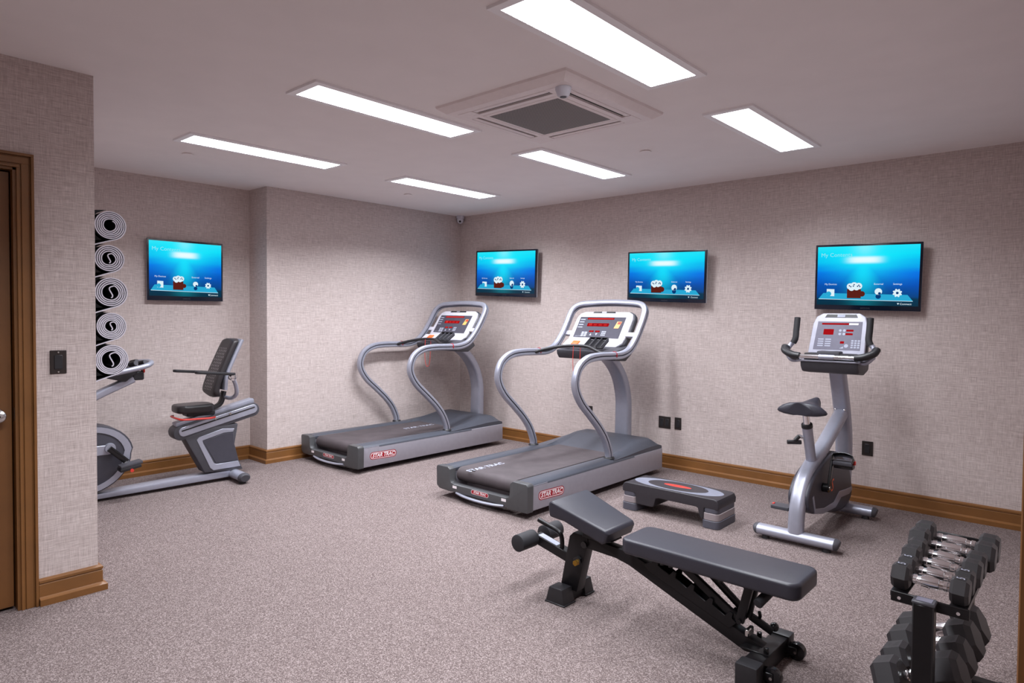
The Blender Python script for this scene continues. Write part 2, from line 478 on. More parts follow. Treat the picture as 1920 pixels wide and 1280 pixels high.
# ------------------------------------------------------------------ ceiling
LIGHTS = [((4.02, 4.262, -3.625, -2.523), 'light panel cut by the top edge of the photo, nearest the camera'),
          ((2.555, 2.768, -3.625, -2.530), 'light panel just left of the air conditioner cassette'),
          ((1.100, 1.314, -3.635, -2.538), 'light panel farthest left on the ceiling, nearest the yoga mats'),
          ((4.035, 4.250, -1.870, -0.785), 'light panel farthest right on the ceiling, toward the upright bike'),
          ((2.575, 2.785, -1.882, -0.800), 'light panel between the air conditioner and the right wall, over the near treadmill'),
          ((1.105, 1.322, -1.887, -0.796), 'light panel nearest the far room corner, looking smallest of six'),
          ((4.020, 4.262, -5.375, -4.280), 'light panel added out of view to brighten the foreground, overhead near the camera doorway')]  # last entry: extra unseen panel, added to light the foreground
PANELS = []
for (x0, x1, y0, y1), lab in LIGHTS:
    t = thing('ceiling_light', 'recessed white '+lab, 'light', ((x0+x1)/2, (y0+y1)/2, H), group='recessed light panels in the ceiling')
    m = .038
    f = MB().mat('lampwhite')
    for a in ((x0-m, x0, y0-m, y1+m), (x1, x1+m, y0-m, y1+m), (x0, x1, y0-m, y0), (x0, x1, y1, y1+m)):
        f.box(*a, H-.012, H)
    f.build('frame', t)
    MB().mat('led').box(x0, x1, y0, y1, H-.005, H-.001).build('diffuser', t, label='glowing white diffuser')
    PANELS.append(((x0+x1)/2, (y0+y1)/2, H-.008, x1-x0, y1-y0))

# air conditioner cassette
x0, x1, y0, y1 = 2.925, 3.840, -2.985, -2.072
t = thing('air_conditioner', 'white four-way ceiling air conditioner cassette among the light panels', 'air conditioner', ((x0+x1)/2, (y0+y1)/2, H))
cx, cy = (x0+x1)/2, (y0+y1)/2
p = MB().mat('acwhite')
def ring(p, a, za, b, zb):
    for s in range(4):
        T = Matrix.Translation((cx, cy, 0)) @ Matrix.Rotation(s*PI/2, 4, 'Z')
        p.flat([([(-a, -a, za), (a, -a, za), (b, -b, zb), (-b, -b, zb)], [(0, 1, 2, 3)])], T)
h = (x1-x0)/2
ring(p, h, H, h-.004, H-.012); ring(p, h-.004, H-.012, h-.045, H-.040); ring(p, h-.045, H-.040, h-.090, H-.042)
ring(p, h-.090, H-.042, h-.092, H-.026); ring(p, h-.092, H-.026, h-.150, H-.026); ring(p, h-.150, H-.026, h-.152, H-.044); ring(p, h-.152, H-.044, h-.186, H-.044)
ring(p, h-.186, H-.044, h-.189, H-.036); ring(p, h-.189, H-.036, h-.192, H-.044); ring(p, h-.192, H-.044, .242, H-.046)
for s in range(4):
    T = Matrix.Translation((cx, cy, 0)) @ Matrix.Rotation(s*PI/2, 4, 'Z')
    p.box(h-.1515, h-.0895, -h+.152, -.262, H-.0435, H-.03, T=T).box(h-.1515, h-.0895, .262, h-.152, H-.0435, H-.03, T=T).box(h-.1519, h-.0895, h-.1519, h-.0895, H-.0435, H-.03, T=T)
p.build('panel', t)
for s in range(4):
    T = Matrix.Translation((cx, cy, 0)) @ Matrix.Rotation(s*PI/2, 4, 'Z')
    MB().mat('dark').box(h-.150, h-.126, -.26, .26, H-.034, H-.0275, T=T).mat('acwhite').box(h-.127, h-.095, -.258, .258, H-.043, H-.036, .003, 1, T=T @ Matrix.Rotation(0, 4, 'Y')).build('louver', t)
MB().mat('grille').box(cx-.242, cx+.242, cy-.242, cy+.242, H-.047, H-.040).build('intake_grille', t, label='grey perforated intake grille')
MB().mat('white').lathe([(0, .040), (.012, .040), (.022, .036), (.040, .030), (.047, .022), (.047, 0)], (3.735, -2.868, H-.040), (0, 0, -1)).mat('grey').cyl((3.735, -2.868, H-.089), (3.735, -2.868, H-.086), .016).build('sensor', t, label='round white sensor dome')
# sprinkler covers
for (x, y), lab in (((.722, -3.437), 'flat round sprinkler cover plate on the ceiling below the light panel farthest left'),
                    ((.685, -1.358), 'flat round sprinkler cover plate left of the light panel nearest the far corner'),
                    ((3.307, -1.364), 'flat round sprinkler cover plate on the ceiling right of the air conditioner')):
    o = MB().mat('ceil').lathe([(0, .030), (.006, .030), (.006, .041), (.009, .040), (.0095, 0)], (x, y, H), (0, 0, -1)).build('sprinkler_cover', org=(x, y, H))
    o.location = (x, y, H); tag(o, lab, 'sprinkler', 'sprinkler cover plates')
# camera in the far corner
t = thing('security_camera', 'small white dome security camera in the far ceiling corner', 'camera', (.052, -.06, H))
MB().mat('white').lathe([(0, .046), (.030, .046), (.034, .043), (.034, 0)], (.052, -.06, H), (0, 0, -1)).build('mount_base', t)
MB().mat('white').sphere((.052, -.06, H-.052), .041).mat('blkgloss').sphere((.072, -.083, H-.068), .0135).sphere((.083, -.066, H-.052), .006).build('camera_ball', t)

# ------------------------------------------------------------------ wall plates
def plate(name, lab, cat, cx, cy, cz, w, h, facing, kind, group=None):
    t = thing(name, lab, cat, (cx, cy, cz), 0 if facing == 'y' else PI/2, group, world=False)
    MB().mat('outlet').box(-w/2, w/2, -.006, 0, -h/2, h/2, .002, 1).build('plate', t)
    n = 2 if w > .1 else 1
    for i in range(n):
        x = 0 if n == 1 else (-.028, .028)[i]
        b = MB().mat('blk').box(x-.017, x+.017, -.009, -.005, -.034, .034, .002, 1)
        if kind == 'outlet':
            b.mat('dark')
            for zz in (-.018, .018): b.box(x-.008, x-.005, -.0095, -.0085, zz-.006, zz+.006).box(x+.005, x+.008, -.0095, -.0085, zz-.006, zz+.006)
        b.build('socket' if kind == 'outlet' else 'rocker', t)
        if kind != 'outlet':
            for zz in (-.047, .047): MB().mat('steel').cyl((x, -.0075, zz), (x, -.005, zz), .0035, seg=10).build('screw', t)
plate('light_switch', 'black light switch plate on the left wall beside the brown door', 'switch', CX, -4.565, 1.150, .068, .112, 'x', 'switch')
plate('power_outlet', 'wide dark double power outlet on the right wall between treadmill and upright bike', 'outlet', 2.738, 0, .411, .122, .110, 'y', 'outlet', 'dark power outlets low on the right wall')
plate('power_outlet', 'narrow dark power outlet just right of the wide double outlet', 'outlet', 2.873, 0, .414, .066, .110, 'y', 'outlet', 'dark power outlets low on the right wall')
plate('power_outlet', 'dark power outlet on the right wall beside the upright bike pedals', 'outlet', 4.434, 0, .410, .075, .108, 'y', 'outlet', 'dark power outlets low on the right wall')
plate('power_outlet', 'dark power outlet mostly hidden behind the near treadmill handrail', 'outlet', 1.893, 0, .425, .075, .110, 'y', 'outlet', 'dark power outlets low on the right wall')

# ------------------------------------------------------------------ televisions
def gear(n, r0, r1, cx, cy):
    out = []
    for k in range(n):
        for f, r in ((.0, r0), (.3, r1), (.6, r1), (.85, r0)):
            a = 2*PI*(k+f)/n; out.append((cx+r*math.cos(a), cy+r*math.sin(a)))
    return out
def disc(cx, cy, r, n=20): return [(cx+r*math.cos(2*PI*k/n), cy+r*math.sin(2*PI*k/n)) for k in range(n)]
def television(lab, cx, cy, cz, w, h, yaw=0, roll=0, tilt=0, facing='y', back=.062):
    t = thing('television', lab, 'television', (cx, cy, cz), 0, 'wall-mounted televisions', world=False)
    if facing == 'y': t.rotation_euler = (Matrix.Rotation(-yaw, 3, 'Z') @ Matrix.Rotation(tilt, 3, 'X') @ Matrix.Rotation(-roll, 3, 'Y')).to_euler()
    else: t.rotation_euler = (0, 0, PI/2)
    c = MB().mat('bezel').box(-w/2, w/2, 0, .012, -h/2, h/2, .004, 2).mat('tvback').box(-w/2+.002, w/2-.002, .010, .030, -h/2+.002, h/2-.002, .003, 1)
    c.mat('blk').box(-w*.36, w*.36, .028, .048, -h*.36, h*.36, .008, 1)
    c.build('casing', t)
    MB().mat('blkmetal').box(-.09, .09, .046, back, -.09, .09, .004, 1).build('wall_mount', t)
    bl, bb = .017*w/.75, .036*h/.5
    sx, z0, z1 = w/2-bl, -h/2+bb, h/2-.016*h/.5
    s = MB().mat('screen')
    s.flat([([(-sx, -.0008, z0), (sx, -.0008, z0), (sx, -.0008, z1), (-sx, -.0008, z1)], [(0, 1, 2, 3)])], Matrix())
    scr = s.build('screen', t, uvbox=(-sx, sx, z0, z1))
    W, Hh = 2*sx, z1-z0
    def T(lay): return frame((-sx, -.0012-.0003*lay, z0), (1, 0, 0), (0, 0, 1))
    def pp(l): return [(u*W, v*Hh) for u, v in l]
    def cc(u, v): return T(2) @ Matrix.Translation((u*W, v*Hh, 0))
    a = MB().mat('sccy').poly(pp([(.02, .105), (.95, .085), (.90, .185), (.07, .205)]), T(0))
    a.mat('scw').poly(pp([(.02, .105), (.95, .085), (.95, .078), (.02, .097)]), T(1))
    a.build('shelf_graphic', scr)
    a = MB().mat('scdim').text('My Contents', .095*Hh, cc(.035, .855), align='LEFT'); a.build('title_lettering', scr)
    for tx_, z_, u_, v_ in (('My Devices', .042, .145, .355), ('External', .042, .625, .36), ('Settings', .042, .805, .36), ('Connect', .048, .885, .035)):
        MB().mat('scw').text(tx_, z_*Hh, cc(u_, v_)).build('caption_lettering', scr)
    MB().mat('scw').poly(pp([(.805, .05), (.825, .05), (.815, .02)]), T(1)).build('arrow_icon', scr)
    a = MB().mat('scw').poly(pp([(.105, .155), (.185, .15), (.185, .27), (.105, .275)]), T(1))
    a.mat('sccy').poly([(x, y) for x, y in disc(.125*W, .19*Hh, .028*W)], T(2)); a.build('device_icon', scr)
    a = MB().mat('scbr').poly(pp([(.315, .12), (.455, .12), (.455, .275), (.315, .275)]), T(1)).poly(disc(.465*W, .195*Hh, .03*W), T(1))
    a.mat('scw')
    for u, v, r in ((.345, .32, .034), (.385, .335, .036), (.43, .325, .036), (.41, .30, .03), (.36, .29, .03)): a.poly(disc(u*W, v*Hh, r*W), T(2))
    a.mat('scdk')
    for u, v in ((.338, .33), (.352, .315), (.385, .35), (.378, .325), (.432, .34), (.442, .318), (.42, .322)): a.poly(disc(u*W, v*Hh, .007*W), T(3))
    a.build('film_icon', scr)
    a = MB().mat('scw').poly(disc(.625*W, .235*Hh, .036*W), T(1)); a.mat('scdk').poly(disc(.637*W, .205*Hh, .014*W), T(2)).poly(disc(.625*W, .155*Hh, .026*W), T(1)); a.build('globe_icon', scr)
    a = MB().mat('scw').poly(gear(8, .034*W, .045*W, .805*W, .215*Hh), T(1)); a.mat('scdk').poly(disc(.805*W, .215*Hh, .013*W), T(2)); a.build('gear_icon', scr)
    MB().mat('grey').text('SAMSUNG', .014, frame((0, -.0006, -h/2+bb*.42), (1, 0, 0), (0, 0, 1))).build('maker_lettering', t)
television('wall television showing a blue menu above the upright bike', 4.416, -.075, 1.692, .714, .492, -.012, -.025, .058)
television('wall television showing a blue menu behind and right of the near treadmill', 2.761, -.075, 1.749, .81, .462, .041, -.033, .031)
television('wall television showing a blue menu nearest the far corner, between the treadmills', .786, -.075, 1.848, .931, .512, .025, -.035, .011)
television('wall television showing a blue menu in the alcove over the recumbent bike', -.28, -3.051, 1.754, .642, .525, facing='x', back=.053)

# ------------------------------------------------------------------ yoga mats on a rack behind the left wall's end
MY = -4.316
def mat_roll(lab, z, rout, r0, phi0, s_core, x0=1.36, x1=1.945, cyy=MY):
    th, pitch = .0058, .0088
    c = Vector((0, cyy, z))
    turns = round((rout-th/2-r0)/pitch-.40)+.40
    phi_end = PI*.93; phi_a = phi_end-turns*2*PI
    dr = lambda a: Vector((0, math.sin(a), math.cos(a)))
    pts = []
    if s_core:
        e1, e2 = dr(phi_a), dr(phi_a+PI/2)
        for q in range(12):
            s = -.72+1.72*q/12
            pts.append(c+e1*(s*r0)+e2*(-.42*r0*math.sin(PI*s)))
    n = int(turns*28)
    for i in range(n+1):
        f = i/n; a = phi_a+(phi_end-phi_a)*f
        wob = 1+.018*math.sin(3*a+z*9)+.012*math.sin(5.3*a)
        pts.append(c+dr(a)*((r0+(rout-th/2-r0)*f)*(1+(wob-1)*(1-f))))
    last = pts[-1]
    tgt = (pts[-1]-pts[-2]).normalized()
    for q in range(1, 9):
        f = q/8
        pts.append(Vector((0, last.y+(-4.400-last.y)*f, last.z+tgt.z*.09*f*(1-.55*f)-.020*f*f)))
    rings = []
    b = bmesh.new()
    for i, pnt in enumerate(pts):
        tg = (pts[min(i+1, len(pts)-1)]-pts[max(i-1, 0)]).normalized()
        nm = Vector((0, -tg.z, tg.y))
        rings.append([b.verts.new((x, (pnt+nm*s).y, (pnt+nm*s).z)) for x, s in ((x0, -th/2), (x1, -th/2), (x1, th/2), (x0, th/2))])
    m = MB(); m.mat('mat'); m.mat('matedge')
    for A, B in zip(rings, rings[1:]):
        for k in range(4):
            f = b.faces.new((A[k], B[k], B[(k+1) % 4], A[(k+1) % 4])); f.material_index = 1 if k in (1, 3) else 0
    b.faces.new(rings[0]); b.faces.new(rings[-1][::-1])
    bmesh.ops.recalc_face_normals(b, faces=b.faces)
    m.bm.free(); m.bm = b
    o = m.build('yoga_mat', org=(x1, cyy, z)); o.location = (x1, cyy, z)
    return tag(o, lab, 'yoga mat', 'rolled yoga mats')
MATS = [('rolled black yoga mat with pale edges, topmost of the column of five', 1.833, .077, .026, False, -4.317),
        ('rolled black yoga mat with pale edges, second from the top of five', 1.664, .073, .029, True, -4.323),
        ('rolled black yoga mat with pale edges, in the middle of the column of five', 1.492, .080, .036, True, -4.316),
        ('rolled black yoga mat with pale edges, fourth from the top of five', 1.318, .073, .025, True, -4.316),
        ('rolled black yoga mat with pale edges, lowest of five, overlapping the recumbent bike console', 1.145, .081, .042, True, -4.316)]
rk = thing('yoga_mat_hanging_rack', 'black wall rack holding the five rolled yoga mats at the left wall end', 'rack', (1.7, CY, 1.0))
MB().mat('mat').box(1.50, 1.90, CY, CY+.004, 1.03, 1.93).build('back_plate', rk)
for lab, z, ro, r0, sc, cyy in MATS:
    mat_roll(lab, z, ro, r0, 0, sc, cyy=cyy)
    poly = [(CY+.002, z+ro*.93)]
    for k in range(15):
        a = -R(-2+196*0-0) if False else -R(8+150*k/14)
        poly.append((max(CY+.003, cyy+(ro+.0035)*math.sin(a)), z+(ro+.0035)*math.cos(a)))
    poly += [(CY+.002, z-ro*1.02)]
    MB().mat('mat').prism(poly, 'x', 1.46, 1.925).build('cradle', rk)

# ------------------------------------------------------------------ treadmills
def build_treadmill():
    t = thing('treadmill', 'silver treadmill in the middle of the room with a white-framed console', 'treadmill', (2.40, -1.16, 0), group='treadmills')
    MB().mat('alu').box(1.958, 2.850, -1.90, -.236, .046, .222, .010, 2).box(2.715, 2.8502, -2.06, -1.85, .046, .2218, .008, 2).box(1.958, 2.085, -2.06, -1.85, .046, .2218, .008, 2).build('deck_frame', t)
    MB().mat('dark').box(2.085, 2.705, -1.97, -.80, .20, .226).build('deck_gap', t)
    for s in (-1, 1):
        prof = [(0, .205), (0, .226), (.010, .236), (.05, .243), (.10, .240), (.136, .226), (.142, .216), (.142, .205)]
        X = (lambda q: 2.708+q) if s > 0 else (lambda q: 2.092-q)
        MB().mat('hood').prism([(X(a), z) for a, z in prof], 'y', -2.05, -.70, .003, 1, angle=50).build('side_rail', t)
    # running belt and its end roller
    bp = [(-.76, .231), (-1.975, .231)]
    for k in range(9):
        a = R(90+20*k); bp.append((-1.985+.052*math.cos(a)*1.0, .179+.052*math.sin(a)))
    bp += [(-1.95, .126), (-.76, .20)]
    belt = MB().mat('belt').prism(bp, 'x', 2.108, 2.688, .003, 1, angle=60).build('running_belt', t)
    # motor hood as a smooth height field
    nx, ny = 34, 26
    xs = [1.968+(2.842-1.968)*i/(nx-1) for i in range(nx)]; ys = [-1.0+(1.0-.238)*j/(ny-1) for j in range(ny)]
    def hz(x, y):
        sm = lambda v: max(0, min(1, v))**2*(3-2*max(0, min(1, v)))
        ex = min(x-1.968, 2.842-x)
        inner = 1 if 2.09 < x < 2.71 else 0
        side = sm(ex/.12)
        lin = lambda v: max(0, min(1, v))**1.15
        front = lin((y+.97)/.50) if not inner else lin((y+.835)/.37)
        rear = sm((-.238-y)/.05)
        base = .232 if not inner else .222
        return base+(.308-base)*front*(.35+.65*side)*(.45+.55*rear)
    b = bmesh.new()
    V = [[b.verts.new((x, y, hz(x, y) if not (2.09 < x < 2.71 and y < -.835) else .205)) for y in ys] for x in xs]
    for i in range(nx-1):
        for j in range(ny-1): b.faces.new((V[i][j], V[i+1][j], V[i+1][j+1], V[i][j+1]))
    edge = [V[i][0] for i in range(nx)]+[V[-1][j] for j in range(1, ny)]+[V[i][-1] for i in range(nx-2, -1, -1)]+[V[0][j] for j in range(ny-2, 0, -1)]
    low = [b.verts.new((v.co.x, v.co.y, .20)) for v in edge]
    for i in range(len(edge)): b.faces.new((edge[i], edge[(i+1) % len(edge)], low[(i+1) % len(edge)], low[i]))
    b.faces.new(low)
    m = MB().mat('hood'); m._in(b); m.build('motor_hood', t, angle=50)
    # rear end cap with its name badge and stickers
    pc = [(1.948, .085), (1.945, .225), (1.958, .238), (2.070, .240), (2.094, .225), (2.097, .150), (2.108, .128), (2.135, .118), (2.665, .118), (2.692, .128), (2.702, .150),
          (2.705, .226), (2.730, .243), (2.855, .243), (2.868, .228), (2.866, .046), (2.70, .046), (2.64, .062), (2.17, .062), (2.08, .058), (1.98, .064)]
    cap = MB().mat('cap').prism(pc, 'y', -2.094, -2.03, .006, 2).build('end_cap', t, label='charcoal plastic end cap')
    F = lambda x, z, y=-2.0948: frame((x, y, z), (1, 0, 0), (0, 0, 1))
    MB().mat('logowht').poly(rrect(.176, .032, .0155), F(2.413, .1)).mat('logored').poly(rrect(.170, .027, .013), F(2.413, .1, -2.0951)).mat('logowht').text('STAR TRAC', .024, F(2.413, .1, -2.0954), .2, bold=.0007).build('name_badge', cap, label='red and white name badge')
    for x in (2.150, 2.648): MB().mat('logowht').poly(rrect(.044, .02, .002), F(x, .1)).build('white_sticker', cap)
    MB().mat('silver').sweep([(2.165, -2.086, .058), (2.26, -2.100, .049), (2.405, -2.106, .045), (2.55, -2.100, .049), (2.645, -2.086, .056)], circ(.010, .014, 12), up=(0, 1, 0)).build('lift_bar', t)
    # side badge
    S = lambda e: frame((2.8505+e, -1.812, .134), (0, 1, -.03), (0, .03, 1))
    MB().mat('logored').poly(rrect(.292, .066, .030), S(.0002)).mat('logowht').poly(rrect(.276, .054, .026), S(.0005)).mat('logored').poly(rrect(.264, .044, .021), S(.0008)).mat('logowht').text('STAR TRAC', .046, S(.0011), .25, bold=.0014).build('side_badge', t, label='red and white side badge reading STAR TRAC')
    for x in (2.10, 2.70):
        for y in (-1.62, -.62): MB().mat('blk').cyl((x, y, 0), (x, y, .05), .028, .018, bev=.003).build('foot', t)
    # handrail: one grooved tube from base to base over the console
    w, hh = .024, .031
    prof = [(w*.5, hh), (w*.9, hh*.80), (w*1.04, hh*.46), (w*.98, hh*.18), (w*.62, hh*.08), (w*.62, -hh*.08), (w*.98, -hh*.18), (w*1.04, -hh*.46), (w*.9, -hh*.80), (w*.5, -hh), (-w*.5, -hh), (-w*.9, -hh*.80), (-w*1.04, -hh*.46), (-w*.98, -hh*.18), (-w*.62, -hh*.08), (-w*.62, hh*.08), (-w*.98, hh*.18), (-w*1.04, hh*.46), (-w*.9, hh*.80), (-w*.5, hh)]
    R_ = [(-.985, .235), (-.995, .30), (-1.05, .41), (-1.135, .51), (-1.245, .61), (-1.37, .72), (-1.44, .82), (-1.450, .905), (-1.405, .995), (-1.30, 1.052), (-1.15, 1.068), (-.97, 1.066), (-.82, 1.068), (-.70, 1.103), (-.605, 1.185), (-.525, 1.29), (-.465, 1.385)]
    X0, X1 = 2.385-.398, 2.385+.398
    pr = [(X1, y, z) for y, z in R_]
    top = [(X1-.012, -.430, 1.442), (X1-.06, -.402, 1.482), (X1-.16, -.388, 1.498), (2.385, -.372, 1.506), (X0+.16, -.388, 1.498), (X0+.06, -.402, 1.482), (X0+.012, -.430, 1.442)]
    pl = [(X0, y, z) for y, z in reversed(R_)]
    MB().mat('silver').sweep(pr+top+pl, prof, side=(1, 0, 0), smooth=6, second=('groove', (3, 4, 5, 13, 14, 15))).build('handrail', t)
    for x in (X0, X1):
        MB().mat('blk').lathe([(0, .046), (.008, .044), (.016, .034), (.016, 0)], (x, -.985, .238), (0, 0, 1), 16).build('rail_collar', t)
        MB().mat('logored').sweep([(x, -.93, 1.0675), (x, -.920, 1.0675)], circ(.0285, .0345, 18), side=(1, 0, 0), smooth=0).build('red_band', t)
    # heart-rate bar across the rails
    MB().mat('blk').tube([(X0+.01, -1.0, 1.064), (X0+.08, -.95, 1.088), (2.178, -.885, 1.115), (2.29, -.865, 1.127), (2.40, -.862, 1.130), (2.50, -.88, 1.124), (2.64, -.94, 1.092), (X1-.01, -.98, 1.066)], .0145, 12).build('grip_bar', t)
    # upright post
    MB().mat('silver').sweep([(2.41, -.190, .27), (2.41, -.188, .45), (2.41, -.190, .60), (2.41, -.225, .74), (2.41, -.29, .86), (2.41, -.40, .97), (2.41, -.53, 1.05), (2.41, -.62, 1.09)],
                             rrect(.145, .085, .02, 3), side=(1, 0, 0), smooth=6, scale=lambda f: 1-.12*f).build('upright_post', t)
    # console
    a = R(55); up = Vector((0, math.cos(a), math.sin(a))); nb = Vector((0, -math.sin(a), math.cos(a)))    # nb faces the runner
    P0 = Vector((2.385-.014, -.56, 1.224))
    TC = lambda d=0: frame(P0+nb*d, (1, 0, 0), up)
    face = [(-.300, -.118), (-.312, -.06), (-.312, .180), (-.292, .228), (-.245, .250), (.225, .250), (.272, .228), (.290, .180), (.290, .0), (.272, -.085), (.225, -.125), (-.27, -.132)]
    def slab(mb, poly, d0, d1, bev=.004, seg=2): return mb.prism(poly, 'z', d0, d1, bev, seg, T=TC())
    con = slab(MB().mat('grey'), [(x*1.04, y*1.05+.004) for x, y in face], -.085, -.028, .02, 3).build('console', t, label='charcoal console housing')
    slab(MB().mat('white'), face, -.030, -.006, .008, 3).build('bezel', con, label='white console bezel')
    pn = slab(MB().mat('panelblk'), [(-.268, -.035), (-.272, .192), (.222, .190), (.222, -.038)], -.008, -.0035, .002, 1)
    pn.build('display_panel', con, label='dark display panel')
    D = lambda x, y, e=0: frame(P0+nb*(-.0030+.0003*e)+Vector((x, 0, 0))+up*y, (1, 0, 0), up)
    MB().mat('redlcd').poly(rrect(.29, .020, .003), D(-.04, .170)).mat('redled').poly(rrect(.27, .006, .002), D(-.04, .170, 1)).build('message_readout', con, label='red message window')
    q = MB().mat('redlcd').poly(rrect(.235, .036, .006), D(-.045, .103))
    q.mat('redled').text('88', .036, D(-.128, .104, 1)).text('000', .022, D(-.075, .102, 1)).text('000', .022, D(-.02, .102, 1)).text('000', .022, D(.035, .102, 1))
    q.build('led_readout', con, label='red lit readout')
    for x in (-.088, -.022): MB().mat('redlcd').poly(rrect(.05, .018, .002), D(x, .032)).mat('redled').text('0.0', .018, D(x, .032, 1)).build('speed_readout', con, label='small red lit readout')
    q = MB().mat('paneltxt')
    for i in range(4): q.poly(rrect(.052, .009, .003), D(-.232, .160-.028*i))
    q.build('printed_list', con, label='pale printed lines')
    q = MB().mat('paneltxt')
    for i in range(3):
        for j in range(2): q.poly(rrect(.028, .014, .003), D(-.175+.033*j, .018-.018*i))
    q.build('program_keypad', con, label='pale program keys')
    q = MB().mat('paneltxt')
    for i in range(3):
        for j in range(3): q.poly(rrect(.013, .012, .003), D(.032+.016*j, .030-.018*i))
    q.build('number_keypad', con, label='pale number keys')
    MB().mat('paneltxt').poly([(-.012, -.012), (.012, -.012), (0, .012)], D(-.085, .0)).build('arrow_key', con)
    MB().mat('paneltxt').poly([(-.012, .012), (.012, .012), (0, -.012)], D(-.025, .0)).build('arrow_key', con)
    MB().mat('paneltxt').text('QUICK START', .011, D(-.215, -.022)).build('start_lettering', con)
    MB().mat('yellow').poly([(-.03, -.036), (.018, -.036), (.032, .036), (-.016, .036)], D(.165, .105)).mat('red').poly([(-.010, .006), (.024, .006), (.029, .032), (-.006, .032)], D(.165, .105, 1)).build('program_sticker', con, label='yellow and red sticker')
    slab(MB().mat('blk'), [(-.155, .232), (-.145, .252), (.085, .252), (.095, .232)], -.012, -.004, .002, 1).mat('silver').poly(rrect(.05, .014, .002), D(-.03, .242, 2)).build('fan_vent', con, label='black vent strip')
    for x0, x1, y in ((X0+.01, P0.x-.290, .012), (P0.x+.270, X1-.01, .010)):
        MB().mat('white').box(x0, x1, -.018, .018, -.022, .022, .006, 2, T=Matrix.Translation((0, (P0+up*y-nb*.02).y, (P0+up*y-nb*.02).z)) @ Matrix.Rotation(a-PI/2, 4, 'X')).build('bracket', t, label='white console bracket')
    # belly of the console and the tray
    MB().mat('grey').prism([(-.80, 1.085), (-.79, 1.045), (-.765, 1.010), (-.60, 1.000), (-.50, 1.06), (-.545, 1.13), (-.68, 1.105)], 'x', 2.085, 2.690, .012, 2).build('console_belly', t)
    Tt = Matrix.Translation((0, -.742, 1.146)) @ Matrix.Rotation(R(33), 4, 'X')
    MB().mat('white').box(2.135, 2.378, -.060, .050, -.012, .004, .006, 2, T=Tt).build('stop_panel', t, label='white panel for the stop button')
    MB().mat('orange').box(2.225, 2.300, -.030, .022, .003, .014, .006, 2, T=Tt).build('stop_button', t, label='orange stop button')
    a_ = MB().mat('blk').box(2.386, 2.575, -.058, .062, -.012, .002, .004, 1, T=Tt).mat('grey')
    for x_ in (2.386, 2.447, 2.509, 2.569): a_.box(x_, x_+.006, -.058, .066, .0, .026, .002, 1, T=Tt)
    a_.mat('blk').box(2.386, 2.575, .060, .066, .0, .028, .002, 1, T=Tt).build('accessory_tray', t)
    MB().mat('red').tube([(2.352, -.90, 1.128), (2.350, -.905, 1.0), (2.356, -.90, .88), (2.375, -.89, .845), (2.395, -.88, .88), (2.40, -.872, 1.0), (2.40, -.866, 1.118)], .0022, 6).build('safety_cord', t, label='thin red safety cord')
    # lettering printed on the running belt
    L = frame((2.255, -1.87, .2316), (0, 1, 0), (-1, 0, 0))
    MB().mat('paneltxt').text('STAR TRAC', .075, L, .1, bold=.0012).build('belt_lettering', belt)
    return t
tm = build_treadmill()
t1 = dup(tm, (-1.885, -.045, 0), 'silver treadmill standing in the far corner against the back wall')
for c_ in t1.children:
    for g_ in c_.children:
        if g_.name.startswith('belt_lettering'): g_.location = (.13, .86, 0)

